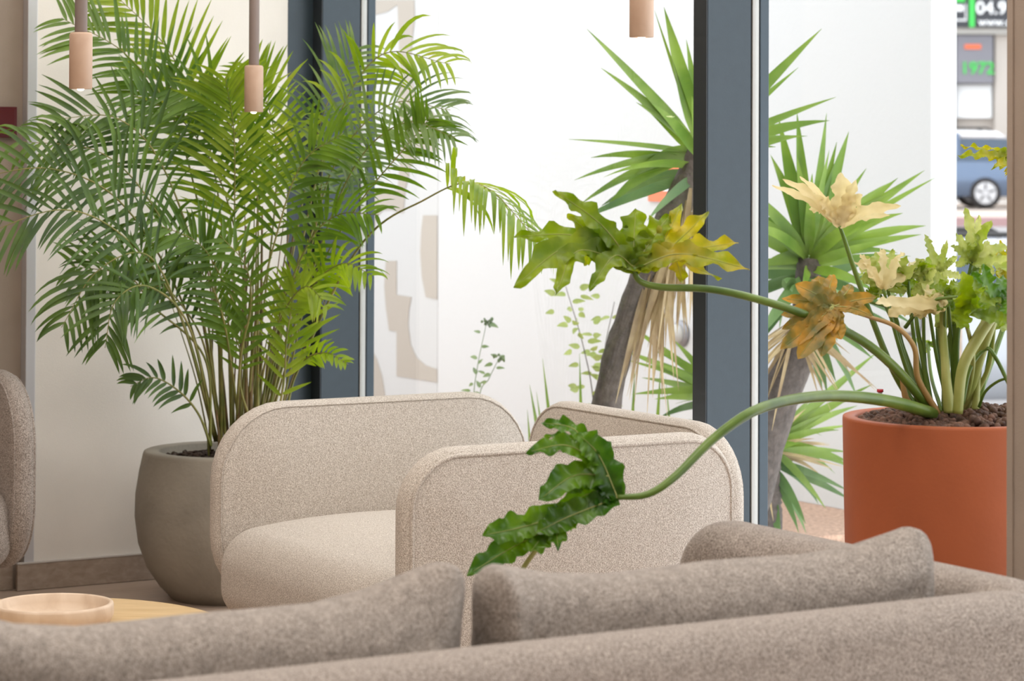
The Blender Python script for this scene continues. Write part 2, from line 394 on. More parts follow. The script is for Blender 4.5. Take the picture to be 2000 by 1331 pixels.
# outside: alley ground, white wall
AW = 2.36
bR = (PW(1868, 500, AW+.12)-O).dot(FV)
bP1 = (PW(855, 500, AW)-O).dot(FV)
bm = newbm(); rbox(bm, .21, AW+.12, -6.0, bR+.0, -.3, .0)
g = struct('ground_bed', bm, M['gravel'])
bm = newbm(); rbox(bm, AW, AW+.12, bP1+.004, bR, 0.001, 3.9); struct('wall_outside', bm, M['stucco'])
bm = newbm(); rbox(bm, AW, AW+.12, -6.0, bP1, 0.001, 3.9); pan = struct('wall_mural', bm, M['smooth_white'])
def mural(pts):
    bm = newbm()
    v = [bm.verts.new(PW(660+x/1.664, y/1.664, AW-.003)) for x, y in pts]
    f = bm.faces.new(v); r = bmesh.ops.extrude_face_region(bm, geom=[f])
    bmesh.ops.translate(bm, vec=U*.0025, verts=[e for e in r['geom'] if isinstance(e, bmesh.types.BMVert)])
    fix(bm); link('painted_shape', bm, M['mural_beige'], pan, False)
mural([(20,0),(247,0),(249,60),(242,120),(234,200),(250,300),(322,380),(322,490),(262,506),(236,540),(218,620),(213,692),(190,690),(172,682),(145,684),(125,705),(116,760),(60,780),(60,618),(193,618),(203,500),(192,400),(200,200),(193,15),(160,38),(120,48),(20,46)])
mural([(276,700),(322,700),(322,974),(285,966),(272,900),(267,820),(270,750)])
mural([(155,848),(190,848),(190,958),(238,966),(230,1010),(228,1060),(236,1120),(255,1162),(285,1188),(322,1200),(322,1244),(190,1223),(190,1078),(166,1075),(155,1000),(150,930)])
mural([(40,1090),(100,1120),(125,1165),(142,1220),(155,1300),(40,1300)])

# ---------------------------------------------------------------- upholstery
def dirM(c, xdir, zrot_tilt=0):
    """frame: x along xdir (horizontal), y = facing (z cross x), z up; tilt leans the top towards -y"""
    x = xdir.normalized(); z = Vector((0, 0, 1)); y = z.cross(x)
    m = Matrix(((x.x, y.x, z.x, c.x), (x.y, y.y, z.y, c.y), (x.z, y.z, z.z, c.z), (0, 0, 0, 1)))
    return m @ Matrix.Rotation(zrot_tilt, 4, 'X')
def piping(parent, mat, w, h, r, inset, y, Mx, rad=.0045, name='piping'):
    bm = newbm(); pts = [Mx @ Vector((x, y, z)) for x, z in rrect(w-2*inset, h-2*inset, max(r-inset, .01))]
    pts.append(pts[0]); pts.append(pts[1]); tube(bm, pts, rad, 6, False); link(name, bm, mat, parent)
def foot(parent, c, h):
    bm = newbm(); lathe(bm, (c.x, c.y, 0), [(.014, .0), (.016, .004), (.02, h)], 16); link('leg', bm, M['leg'], parent)

def lounge(name, label, cat, mat, back_c, xdir, width, h=.70, z0=.16, arm=None, seat=True, rear=True, e=.03, pin=.018, seat_side=1, depth=.72, tilt=0, t=.068, r=.19, zs=.40, group=None, backfn=None):
    """back_c = point on the floor under the middle of the back; xdir along the back; seat lies on the +y side * seat_side"""
    root = empty(name, Vector((back_c.x, back_c.y, 0))); tag(root, label, cat, group)
    hh = h - z0
    Mb = dirM(Vector((back_c.x, back_c.y, z0+hh/2)), xdir, tilt)
    bm = newbm(); soft_slab(bm, width, hh, t, r, e, .020, Mb, backfn); fix(bm); link('backrest', bm, mat, root)
    if rear:
        piping(root, mat, width, hh, r, pin, -seat_side*(t/2-.002), Mb, .0055)
        piping(root, mat, width, hh, r, pin*.7, seat_side*(t/2-.006), Mb, .003)
    Y = Mb.to_3x3() @ Vector((0, 1, 0)); Y.z = 0; Y.normalize(); Y *= seat_side
    x = xdir.normalized()
    if arm:
        s, L = arm                                        # side sign on x, length
        ca = back_c + x*(s*(width/2-t/2+.006)) + Y*(L/2 - t/2 + .01)
        Ma = dirM(Vector((ca.x, ca.y, z0+hh/2+.004)), Y)
        bm = newbm(); soft_slab(bm, L, hh+.004, t, r, e, .016, Ma); fix(bm); link('armrest', bm, mat, root)
        if rear:
            piping(root, mat, L, hh+.004, r, pin, (t/2-.002), Ma, .0045)
            piping(root, mat, L, hh+.004, r, pin, -(t/2-.002), Ma, .0045)
    if seat:
        sw = width - .0 - (.10 if arm else 0)
        cs = back_c + Y*(t/2 + depth/2 - .03) - x*((arm[0] if arm else 0)*.05)
        th = .23
        def crown(p):
            fx = 1-min(1, abs(p.x)/(sw/2))**2.5; fy = 1-min(1, abs(p.z)/(depth/2))**2.5
            return Vector((p.x, p.y + (.018*fx*fy if p.y > 0 else 0), p.z))
        x3 = x; R3 = Matrix(((x3.x, 0, Y.x, 0), (x3.y, 0, Y.y, 0), (0, 1, 0, 0), (0, 0, 0, 1)))
        Ms = Matrix.Translation(Vector((cs.x, cs.y, zs-th/2))) @ R3
        bm = newbm(); soft_slab(bm, sw, depth, th, .11, .085, .012, Ms, crown); fix(bm); link('seat', bm, mat, root)
        Mb2 = Matrix.Translation(Vector((cs.x, cs.y, zs-th-.02))) @ R3
        bm = newbm(); soft_slab(bm, sw-.16, depth-.16, .08, .08, .03, .0, Mb2); fix(bm); link('base', bm, mat, root)
        for sx in (-1, 1):
            for sy in (-1, 1):
                foot(root, cs + x*(sx*(sw/2-.16)) + Y*(sy*(depth/2-.16)), zs-th-.04)
    return root, x, Y, Mb

# oatmeal armchair: far side panel, window side panel (the back), near side panel, one seat facing left
A1 = Vector((-.67, 7.149, 0)) + U*.352
A2 = Vector((-.181, 6.11, 0)) + U*.385
ac = (A1+A2)/2
chair = empty('lounge_armchair', ac); tag(chair, 'wide oatmeal fabric armchair with three piped side panels, standing by the window', 'armchair')
def panel(parent, name, c, xdir, w, z0, z1, t, r, mat, e=.03, pin=.018, bulge=.018, pf=.0055, pb=.003):
    Mx = dirM(Vector((c.x, c.y, (z0+z1)/2)), xdir)
    bm = newbm(); soft_slab(bm, w, z1-z0, t, r, e, bulge, Mx); fix(bm); o = link(name, bm, mat, parent)
    for sgn, rr, pi_ in ((-1, pf, pin), (1, pb, pin*.7)):
        bm = newbm(); pts = [Mx @ Vector((x, sgn*(t/2-.003), z)) for x, z in rrect(w-2*pi_, z1-z0-2*pi_, r-pi_)]
        pts += pts[:2]; tube(bm, pts, rr, 6, False); link('piping', bm, mat, o)
panel(chair, 'armrest', A1, -U, .955, .165, .705, .068, .20, M['beige'], pf=.003, pb=.002, bulge=.026)
panel(chair, 'armrest', A2 - U*.012, U, .906, .165, .705, .068, .14, M['beige'])
b_ = lambda p: (p-O).dot(FV)
a_ = lambda p: (p-O).dot(U)
pb_ = W(a_(A2)+.465-.030, b_(A2)+.036-.46)
panel(chair, 'backrest', pb_, -FV, .92, .165, .712, .068, .17, M['beige'], pf=.003, pb=.003)
sb0, sb1 = b_(A1)+.030, b_(A2)-.030
sa0, sa1 = a_(A1)-.50, a_(pb_)-.03
R3 = Matrix(((U.x, 0, FV.x, 0), (U.y, 0, FV.y, 0), (0, 1, 0, 0), (0, 0, 0, 1)))
def crown(p):
    fx = 1-min(1, abs(p.x)/((sa1-sa0)/2))**2.2; fz = 1-.3*min(1, abs(p.z)/((sb1-sb0)/2))**2.5
    return Vector((p.x, p.y + (.045*fx*fz if p.y > 0 else 0), p.z))
sc_ = W((sa0+sa1)/2, (sb0+sb1)/2)
bm = newbm(); soft_slab(bm, sa1-sa0, sb1-sb0, .22, .10, .085, .010, Matrix.Translation(Vector((sc_.x, sc_.y, .378-.11))) @ R3, crown); fix(bm); link('seat', bm, M['beige'], chair)
bm = newbm(); rbox(bm, sa0+.12, sa1-.02, sb0+.02, sb1-.02, .13, .19, .012); link('base', bm, M['beige'], chair)
for aa in (sa0+.2, sa1-.1):
    for bb in (sb0+.12, sb1-.12): foot(chair, W(aa, bb), .131)
# taupe sofa in the foreground
A3e = Vector((.87, 4.29, 0)); A3 = A3e - U*1.0
sofa, sx_, sy_, _ = lounge('corner_sofa', 'taupe wool corner sofa filling the foreground, seen from behind', 'sofa', M['brown'], A3, U, 2.0, h=.70, z0=.16, arm=(1, .98), seat_side=1, depth=.85, r=.12, zs=.40, t=.13, e=.055, rear=False)
# taupe chair at the left edge
pe = P(70, 900, 7.55); A4 = Vector((pe.x, pe.y, 0)) - FV*.36 - U*.03
lounge('lounge_chair', 'taupe wool lounge chair cut by the left edge, beside the white wall trim', 'chair', M['brown'], A4, FV, .72, h=.74, z0=.18, seat_side=-1, depth=.62, r=.20, zs=.42)

def cushion(label, cx, width, height, thick, cz, lean, seed, off=.165, yaw=0, ear=.03, sag=.012):
    rnd = random.Random(seed); ph = [rnd.uniform(0, 6.28) for _ in range(8)]
    c = A3e - U*cx + sy_*off
    Mx = dirM(Vector((c.x, c.y, cz)), U.copy(), lean) @ Matrix.Rotation(yaw, 4, 'Z')
    
    def fn(p):
        u, v = p.x/(width/2), p.z/(height/2)
        top = max(0, v)
        z = p.z + ear*abs(u)**3*top - sag*(1-u*u)*top + .006*math.sin(5*u+ph[0])*top
        k = 1 - .45*abs(u)**4*(.4+.6*top)
        y = p.y*k + .010*math.sin(7*u+3*v+ph[1])*abs(u) + .012*math.exp(-((u-.80)/.06)**2)*math.sin(9*v+ph[2]) - .016*math.exp(-((u+.93)/.05)**2)*(1 if p.y < 0 else 0)
        y += .007*math.sin(26*(u+.5*v)+ph[3])*math.exp(-((abs(u)-.75)/.2)**2)*top
        return Vector((p.x*(1-.03*(1-v*v)), y, z))
    bm = newbm(); soft_slab(bm, width, height, thick, .055, .066, .018, Mx, fn); fix(bm); root = tag(link('cushion', bm, M['brown_cushion']), label, 'cushion')
    return root
cushion('taupe back cushion on the right, under the end of the drooping leaf stem', .567, .85, .40, .15, .565, .08, 3, ear=.035)
cushion('taupe back cushion on the left, in front of the wooden bowl', 1.408, .82, .40, .15, .574, .08, 8, sag=.028, ear=.04)

# ---------------------------------------------------------------- coffee table and bowl
tc_ = Vector((-1.0, 5.79, 0))
root = empty('coffee_table', tc_); tag(root, 'low round coffee table with light oak top, carrying the bowl', 'table')
bm = newbm(); lathe(bm, (tc_.x, tc_.y, .331), [(.05, 0), (.385, 0), (.398, .008), (.4, .018), (.397, .023), (.392, .0245), (.01, .0245)], 96); link('table_top', bm, M['oak'], root)
bm = newbm(); lathe(bm, (tc_.x, tc_.y, .0), [(.2, 0), (.2, .012), (.03, .02), (.03, .331)], 40); link('pedestal', bm, M['leg'], root)
bc = (P(104, 1179, 5.84)); bz = .356
bm = newbm(); lathe(bm, (bc.x, bc.y, bz), [(.02, 0), (.112, 0), (.123, .006), (.129, .02), (.129, .040), (.127, .045), (.121, .046), (.117, .043), (.113, .028), (.105, .014), (.01, .011)], 72)
o = link('wooden_bowl', bm, M['bowl']); tag(o, 'shallow turned wooden bowl on the oak coffee table', 'bowl')

# ---------------------------------------------------------------- pendants
def pendant(px, ytop, ybot, D, label, off=0):
    c = P(px, ybot, D); s = D/F_PX
    r = .0278; root = empty('pendant_lamp', Vector((c.x, c.y, c.z))); tag(root, label, 'lamp', 'slim wooden pendant lamps')
    h = .137
    bm = newbm(); lathe(bm, (c.x, c.y, c.z), [(.012, .004), (.0125, 0), (r-.001, 0), (r, .001), (r, h-.006), (r-.003, h-.001), (r-.006, h), (.01, h)], 40); link('lamp_body', bm, M['pendant'], root)
    bm = newbm(); lathe(bm, (c.x, c.y, c.z), [(.0150, h), (.0152, h+.003), (.0152, H_ROOM-c.z-.02), (.010, H_ROOM-c.z-.02)], 24); link('cord_tube', bm, M['cord'], root)
    bm = newbm(); lathe(bm, (c.x, c.y, H_ROOM-.022), [(.01, 0), (.05, 0), (.052, .004), (.052, .0215), (.01, .0215)], 32); link('ceiling_rose', bm, M['cord'], root)
    bm = newbm(); lathe(bm, (c.x, c.y, c.z-.0045), [(.002, 0), (.006, .0008), (.0085, .004), (.006, .0085)], 20); link('bulb', bm, M['bulb'], root)
    return root
pendant(157.5, 65, 174, 6.55, 'wooden pendant lamp nearest the left edge, its bulb glowing')
pendant(495.5, 128, 219, 7.95, 'wooden pendant lamp hanging over the palm fronds, left of the window')
pendant(1253, -40, 73, 6.2, 'wooden pendant lamp hanging against the bright window')

# red box on the taupe wall
a0, a1 = a_of(-45, -.035, 240), a_of(27, -.035, 240)
zt = P(27, 208, 8.3).z; zb = P(27, 269, 8.3).z
root = empty('alarm_box', W((a0+a1)/2, -.0345, zb)); tag(root, 'dark red alarm box on the taupe wall at the left edge', 'alarm box')
bm = newbm(); rbox(bm, a0, a1, -.0345, -.005, zb, zt, .002); link('housing', bm, M['red'], root, False)
bm = newbm(); rbox(bm, a0+.008, a1-.008, -.005, -.002, zb+.008, zt-.008, .001); link('front_panel', bm, M['red'], root, False)

# ---------------------------------------------------------------- palm
PALM_C = Vector(P(445, 880, 8.3)); PALM_C.z = 0
palm = empty('potted_palm', PALM_C); tag(palm, 'tall feathery areca palm in a round grey concrete pot by the window corner', 'potted plant')
RIM = .449
bm = newbm(); lathe(bm, PALM_C, [(.15, 0), (.165, 0), (.205, .04), (.245, .10), (.270, .17), (.281, .25), (.279, .32), (.268, .39), (.257, .44), (.254, .447), (.249, RIM), (.212, RIM), (.208, .445), (.206, .40), (.05, .40)], 96)
link('pot', bm, M['concrete'], palm)
rnd = random.Random(5)
bm = newbm()
for i in range(900):
    a = rnd.uniform(0, 6.283); r = .205*math.sqrt(rnd.random()); 
    c = PALM_C + Vector((r*math.cos(a), r*math.sin(a), .418 + rnd.uniform(-.006, .010)))
    Mx = Matrix.Translation(c) @ Euler((rnd.uniform(-.6, .6), rnd.uniform(-.6, .6), rnd.uniform(0, 6))).to_matrix().to_4x4() @ Matrix.Diagonal((rnd.uniform(.008, .02), rnd.uniform(.005, .010), .004, 1))
    bmesh.ops.create_icosphere(bm, subdivisions=1, radius=1, matrix=Mx)
s = link('bark_mulch', bm, M['soil'], palm, False); s['kind'] = 'stuff'
bm = newbm(); lathe(bm, PALM_C + Vector((0, 0, .3)), [(.01, 0), (.2, 0), (.2, .118), (.01, .118)], 40); link('soil', bm, M['soil'], palm)

def clampin(p, am=-.012, bmn=.02):
    a, b = (p-O).dot(U), (p-O).dot(FV)
    if a > am: p = p - U*(a-am)
    if b < bmn: p = p + FV*(bmn-b)
    return p
TOCAM = Vector((0, -1, 0))
def frond(pts, mat, L=.26, w=.017, droop=.5, nl=30, t0=.30, roll=0.0, seed=0, stem_r=.0045, fwd=.75, tipL=.4):
    rnd = random.Random(seed)
    if len(pts[0]) == 2 or pts[0] == 0: pass
    P3 = [P(*p) for p in pts]
    ns = 40; cur = cat_rom(P3, ns); cur = [clampin(p, -.02, .03) for p in cur]
    bm = newbm()
    tube(bm, cur, [stem_r*(1-.80*i/(ns-1)) for i in range(ns)], 6)
    for f in bm.faces: f.material_index = 1
    G = Vector((0, 0, -1))
    for k in range(nl):
        tt = t0 + (1-t0)*(k+.3)/nl
        for sgn in (-1, 1):
            t = min(.999, tt + rnd.uniform(-.3, .3)*(1-t0)/nl)
            x = t*(ns-1); i = min(int(x), ns-2); f = x-i
            p = cur[i].lerp(cur[i+1], f); T = (cur[min(i+2, ns-1)]-cur[max(i-1, 0)]).normalized()
            Nn = (TOCAM*math.cos(roll) + Vector((1, 0, 0))*math.sin(roll) + Vector((0, 0, .35)))
            Nn = (Nn - T*Nn.dot(T)).normalized(); S = T.cross(Nn).normalized()*sgn
            q = (t-t0)/(1-t0)
            prof = (.55+.45*math.sin(math.pi*min(1, q*1.5+.12))) if q < .6 else 1-(1-tipL)*((q-.6)/.4)**1.3
            l = L*prof*rnd.uniform(.88, 1.08)
            ff = fwd + .5*q + rnd.uniform(-.10, .10)
            d = (S + T*ff + Nn*rnd.uniform(-.05, .28)).normalized()
            m = 7; c = p.copy(); step = l/m; ww = w*rnd.uniform(.8, 1.1)*(.75+.25*prof)
            dr = droop*rnd.uniform(.7, 1.35)
            side0 = d.cross(Nn).normalized()
            tw = rnd.uniform(-.5, .5)
            rows = []
            for j in range(m+1):
                s = j/m
                wj = ww*.5*(min(1, s*4+.25))*(1-s**2.6)**.8 if j < m else 0.0002
                side = (side0 - d*side0.dot(d)).normalized(); up = side.cross(d)
                side2 = side*math.cos(tw*s)+up*math.sin(tw*s); up2 = side2.cross(d)
                rows.append([clampin(c - side2*wj + up2*wj*.35), clampin(c.copy()), clampin(c + side2*wj + up2*wj*.35)])
                c = c + d*step
                d = (d + G*(dr*step/l*1.5*(s+.25))).normalized()
            quad_strip(bm, rows, False)
    return link('frond', bm, [mat, M['stem']], palm)
b0 = lambda x, y=862: (x, y, 8.3 + (x-450)/1600)
FR = [
 # pts, mat, L, droop, t0, roll, nl
 ([b0(440), (415,560,8.25), (350,260,8.15), (250,110,8.1), (120,35,8.1)], 'palm', .235, .35, .44, .2, 30),
 ([b0(452), (440,520,8.3), (405,270,8.2), (330,100,8.2), (215,-20,8.2)], 'palm_light', .25, .2, .50, -.2, 26),
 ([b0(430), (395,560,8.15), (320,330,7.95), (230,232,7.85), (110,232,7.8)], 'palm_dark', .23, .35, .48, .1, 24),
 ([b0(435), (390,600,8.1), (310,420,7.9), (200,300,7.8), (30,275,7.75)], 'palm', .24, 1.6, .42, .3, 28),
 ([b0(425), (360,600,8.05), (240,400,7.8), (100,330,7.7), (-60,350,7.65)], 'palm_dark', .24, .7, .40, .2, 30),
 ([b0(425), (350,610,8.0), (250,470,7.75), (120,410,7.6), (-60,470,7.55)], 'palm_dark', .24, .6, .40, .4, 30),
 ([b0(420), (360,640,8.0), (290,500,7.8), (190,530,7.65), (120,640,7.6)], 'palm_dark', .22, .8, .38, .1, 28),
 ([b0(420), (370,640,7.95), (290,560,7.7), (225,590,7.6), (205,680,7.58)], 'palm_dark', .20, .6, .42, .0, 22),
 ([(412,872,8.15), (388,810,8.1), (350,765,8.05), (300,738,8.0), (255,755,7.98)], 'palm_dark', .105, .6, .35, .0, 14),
 ([(412,872,8.15), (400,700,8.1), (300,600,7.95), (250,540,7.9), (140,520,7.85)], 'palm', .20, .6, .45, .2, 22),
 ([b0(450), (455,640,8.2), (458,430,8.1), (457,260,8.05), (440,150,8.0)], 'palm_light', .25, .45, .42, .0, 30),
 ([b0(470), (480,600,8.25), (440,380,8.2), (360,240,8.1), (250,180,8.0)], 'palm', .25, .5, .42, .0, 30),
 ([b0(465), (490,560,8.2), (500,360,8.15), (430,220,8.1), (330,170,8.05)], 'palm', .22, .6, .45, -.2, 26),
 ([b0(480), (520,560,8.3), (540,350,8.3), (530,230,8.3), (490,130,8.25)], 'palm_light', .22, .4, .45, .1, 26),
 ([b0(500), (560,560,8.4), (600,350,8.35), (640,200,8.3), (700,90,8.25)], 'palm_grey', .22, .6, .45, .2, 26),
 ([b0(505), (580,520,8.35), (640,280,8.2), (740,110,8.1), (880,125,8.0)], 'palm_light', .20, 1.0, .45, .5, 28),
 ([b0(505), (590,560,8.3), (650,330,8.2), (760,205,8.1), (880,215,8.0)], 'palm_grey', .22, .8, .42, .3, 30),
 ([b0(510), (600,560,8.3), (690,330,8.15), (790,240,8.0), (890,270,7.9)], 'palm_grey', .20, 1.1, .42, .5, 28),
 ([b0(515), (610,560,8.25), (700,400,8.1), (790,290,8.0), (840,230,7.95)], 'palm', .18, .6, .55, .3, 18),
 ([b0(520), (690,500,8.1), (830,390,7.85), (940,362,7.7), (1058,478,7.52)], 'palm_light', .27, 2.2, .585, .9, 27),
 ([(520,830,8.25), (560,660,8.25), (610,560,8.2), (670,515,8.1), (730,540,8.0)], 'palm_light', .13, .9, .45, .4, 18),
 ([(560,800,8.2), (575,740,8.2), (600,700,8.15), (640,690,8.1), (680,712,8.05)], 'palm_light', .06, .5, .45, .4, 10),
 ([(545,830,8.2), (565,730,8.2), (585,640,8.2), (600,560,8.2), (640,500,8.2)], 'palm_light', .16, .1, .25, .0, 16),
 ([(540,830,8.15), (555,740,8.15), (560,660,8.15), (570,600,8.15), (575,540,8.15)], 'palm_light', .14, .1, .15, .1, 16),
 ([b0(490), (470,640,8.1), (420,520,8.0), (380,470,7.95), (310,440,7.9)], 'palm', .19, .6, .40, .1, 22),
 ([b0(500), (540,640,8.2), (600,480,8.15), (660,420,8.1), (740,420,8.0)], 'palm', .17, .8, .42, .4, 22),
 ([b0(480), (500,640,8.1), (540,460,8.0), (590,320,7.95), (670,260,7.9)], 'palm', .20, .7, .45, .2, 24),
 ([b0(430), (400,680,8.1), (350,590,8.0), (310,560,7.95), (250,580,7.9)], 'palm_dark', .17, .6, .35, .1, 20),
 ([b0(470), (450,700,8.1), (430,600,8.05), (400,540,8.0), (350,500,7.98)], 'palm', .16, .5, .30, .2, 20),
 ([b0(495), (520,700,8.2), (560,600,8.15), (600,560,8.1), (640,600,8.05)], 'palm_light', .13, .5, .40, .2, 16),
 ([b0(500), (560,600,8.3), (620,420,8.3), (640,300,8.25), (720,330,8.2)], 'palm_grey', .18, .9, .45, .4, 22),
 ([b0(460), (470,700,8.05), (490,600,8.0), (480,520,7.95), (430,460,7.9)], 'palm', .15, .5, .30, .0, 18),
 ([(500,850,8.2), (470,760,8.15), (470,690,8.1), (450,640,8.08), (430,600,8.05)], 'palm', .12, .2, .35, .0, 12),
]
for i, (pts, mt, L, dr, t0, ro, nl) in enumerate(FR):
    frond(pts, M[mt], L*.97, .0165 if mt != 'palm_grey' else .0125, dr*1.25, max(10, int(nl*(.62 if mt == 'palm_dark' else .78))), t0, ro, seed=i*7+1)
# bare canes rising from the soil
rnd = random.Random(11)
for i in range(34):
    x0 = rnd.uniform(405, 535); y0 = 868
    x1 = x0 + (x0-462)*rnd.uniform(.2, 1.3) + rnd.uniform(-25, 25); y1 = rnd.uniform(380, 640)
    D0 = 8.3 + rnd.uniform(-.10, .10)
    pts = cat_rom([P(x0, y0, D0), P(x0+(x1-x0)*.35, y0+(y1-y0)*.45, D0+rnd.uniform(-.03, .03)), P(x1, y1, D0+rnd.uniform(-.1, .05))], 16)
    pts = [clampin(p) for p in pts]
    pts[0].z = .40
    r = rnd.uniform(.003, .0075)
    bm = newbm(); tube(bm, pts, [r*(1-.6*k/15) for k in range(16)], 7); link('cane', bm, M['stem'] if rnd.random() < .6 else M['stem_brown'], palm)

# ---------------------------------------------------------------- philodendron
PD = 5.7
PC = Vector(P(1862, 814, PD)); PR = .231; PZ = PC.z; PC.z = 0
phil = empty('potted_philodendron', PC); tag(phil, 'philodendron with long leaf stems in a tall terracotta coloured pot', 'potted plant')
bm = newbm(); lathe(bm, PC, [(.12, 0), (.185, 0), (.19, .01), (PR-.006, PZ-.3), (PR, PZ-.006), (PR-.001, PZ-.001), (PR-.004, PZ), (PR-.024, PZ), (PR-.027, PZ-.004), (PR-.03, PZ-.08), (.05, PZ-.08)], 96)
link('pot', bm, M['terracotta'], phil)
rnd = random.Random(9); bm = newbm()
for i in range(1500):
    a = rnd.uniform(0, 6.283); r = (PR-.036)*math.sqrt(rnd.random())
    top = .022*(1-(r/PR)**2) + (.012 if math.cos(a) > .1 else 0)
    c = PC + Vector((r*math.cos(a), r*math.sin(a), PZ-.012 + top*rnd.uniform(.2, 1)))
    s = rnd.uniform(.0055, .0105)
    Mx = Matrix.Translation(c) @ Euler((rnd.uniform(0, 6), rnd.uniform(0, 6), rnd.uniform(0, 6))).to_matrix().to_4x4() @ Matrix.Diagonal((s, s*rnd.uniform(.7, 1), s*rnd.uniform(.6, .9), 1))
    bmesh.ops.create_icosphere(bm, subdivisions=2, radius=1, matrix=Mx)
s_ = link('clay_pebbles', bm, M['pebble'], phil); s_['kind'] = 'stuff'
bm = newbm(); lathe(bm, PC + Vector((0, 0, PZ-.1)), [(.01, 0), (PR-.034, 0), (PR-.034, .088), (.01, .094)], 40); link('soil', bm, M['soil'], phil)

def blade(petiole, mat, J, lobes, D, dz=.0, seed=0, jag=.22, ruf=.010, wscale=1.0, core=None, name='leaf_blade', vein=True):
    """a deeply lobed leaf; J = junction pixel, lobes = (via px, tip px, width px, depth shift of the tip[, via shift])"""
    rnd = random.Random(seed); bm = newbm(); j3 = P(J[0], J[1], D)
    vb = []
    for lb in lobes:
        via, tip, wpx = lb[0], lb[1], lb[2]; ds = lb[3] if len(lb) > 3 else rnd.uniform(-.05, .05)
        st = lb[5] if len(lb) > 5 else J
        a = P(st[0], st[1], D) if st is not J else j3
        vs_ = lb[4] if len(lb) > 4 and lb[4] is not None else ds*.45
        b = P(via[0], via[1], D+vs_); c = P(tip[0], tip[1], D+ds)
        n = 30; cur = cat_rom([a, b, c], n)
        half = wpx*wscale/2/F_PX*D
        ph = rnd.uniform(0, 6.28); fr = rnd.uniform(3.0, 4.2); ph2 = rnd.uniform(0, 6.28)
        rows = []
        for i, p in enumerate(cur):
            s = i/(n-1)
            T = (cur[min(i+1, n-1)]-cur[max(i-1, 0)]).normalized()
            Nn = (TOCAM + Vector((0, 0, .5))); Nn = (Nn - T*Nn.dot(T)).normalized(); S = T.cross(Nn)
            base = half*(.35+.65*math.sin(math.pi*min(1, s*1.25+.10)**1.0)) if s < .55 else half*(1-((s-.55)/.45)**2.2)**.8
            base = max(base, .0006)
            row = []
            for k in range(-4, 5):
                e = k/4
                sg = 1 if k > 0 else -1
                saw = abs(((s*fr*1.0+ph+sg*.37) % 1.0)*2-1)           # lobed edge, big notches
                saw2 = math.sin(s*fr*14+ph2*sg)
                wd = base*(1 + (jag*(saw-.5)*2 + jag*.28*saw2)*abs(e)**2*min(1, s*3))
                hgt = ruf*abs(e)**1.5*(math.sin(s*fr*9+ph2*sg)*.8 + math.sin(s*23+ph)*.4) + wd*.28*abs(e)
                row.append(p + S*(wd*e) + Nn*(hgt - .0))
            rows.append(row)
        quad_strip(bm, rows, False)
        if vein: vb.append((cur, half))
    o = link(name, bm, mat, petiole)
    if vein:
        bm = newbm()
        for cur, half in vb:
            tube(bm, [p + TOCAM*.0012 for p in cur[:-2]], [.0013*(1-.85*i/len(cur)) for i in range(len(cur)-2)], 5)
        link('vein', bm, M['vein'], petiole)
    return o
def petiole(pts, r0, r1, mat, n=36):
    bm = newbm(); cur = cat_rom([P(*p) for p in pts], n)
    tube(bm, cur, [r0+(r1-r0)*i/(n-1) for i in range(n)], 12)
    return link('leaf_stalk', bm, mat, phil)
px_ = lambda w, D=PD: w/2/F_PX*D
# leaf A: over the window post
s1 = petiole([(1822,806,5.62), (1745,716,5.55), (1660,652,5.5), (1530,600,5.42), (1400,567,5.35), (1290,561,5.3), (1248,548,5.3), (1238,522,5.3)], px_(20), px_(10), M['petiole'])
blade(s1, M['phil'], (1238,522), [
 ((1175,440),(1083,372),46,-.06), ((1165,465),(1108,418),44,-.02), ((1130,462),(1003,462),44,.05), ((1120,478),(1003,560),66,-.08),
 ((1130,490),(1085,577),50,-.10), ((1200,500),(1152,566),46,-.08), ((1160,470),(1145,520),40,.08), ((1238,470),(1242,408),70,.04),
 ((1275,465),(1308,420),56,.05), ((1215,480),(1190,450),60,.04)], 5.3, seed=21, jag=.34, wscale=.85)
blade(s1, M['phil_yellow'], (1242,524), [
 ((1295,470),(1332,398),44,.06), ((1315,478),(1384,412),44,.02), ((1330,492),(1442,474),50,-.02), ((1330,496),(1464,526),50,-.05),
 ((1300,500),(1408,546),26,.08), ((1310,500),(1335,554),40,.02)], 5.3, seed=4, jag=.34, wscale=.85)
# leaf B: drooping in front of the chair
s2 = petiole([(1822,808,5.60), (1730,783,5.45), (1610,774,5.25), (1490,796,5.05), (1400,852,4.95), (1320,930,4.88), (1265,966,4.86), (1206,972,4.85)], px_(26, 5.5), px_(11, 4.9), M['petiole'])
blade(s2, M['phil_deep'], (1206,972), [
 ((1170,890),(1128,846),66,.0), ((1120,838),(1056,826),34,.06, .03, (1165,895)), ((1105,870),(1028,884),42,-.02, 0, (1170,905)), ((1130,860),(1062,852),26,.06, .03, (1165,890)),
 ((1160,900),(1150,850),50,.05), ((1120,930),(1052,978),66,-.04, 0, (1190,930)), ((1160,930),(1100,960),60,.03), ((1150,965),(1080,1010),56,.02),
 ((1110,1010),(1048,1040),60,-.03), ((1080,1020),(1000,1050),56,.03, 0, (1150,985)), ((1020,1030),(942,1046),66,-.02, 0, (1120,1000)), ((1000,1070),(912,1124),62,-.03, 0, (1080,1030)),
 ((1090,1020),(1090,1075),50,-.05, 0, (1130,990)), ((1060,1050),(1035,1080),56,-.03, 0, (1110,1010)), ((1120,1000),(1115,1040),34,.04)], 4.85, seed=13, jag=.20, ruf=.008, wscale=.9)
bm = newbm(); tube(bm, cat_rom([P(1052,1068,4.84), P(1030,1098,4.86), P(1010,1130,4.88)], 10), .0045, 8); link('leaf_rib', bm, M['petiole_pale'], s2)
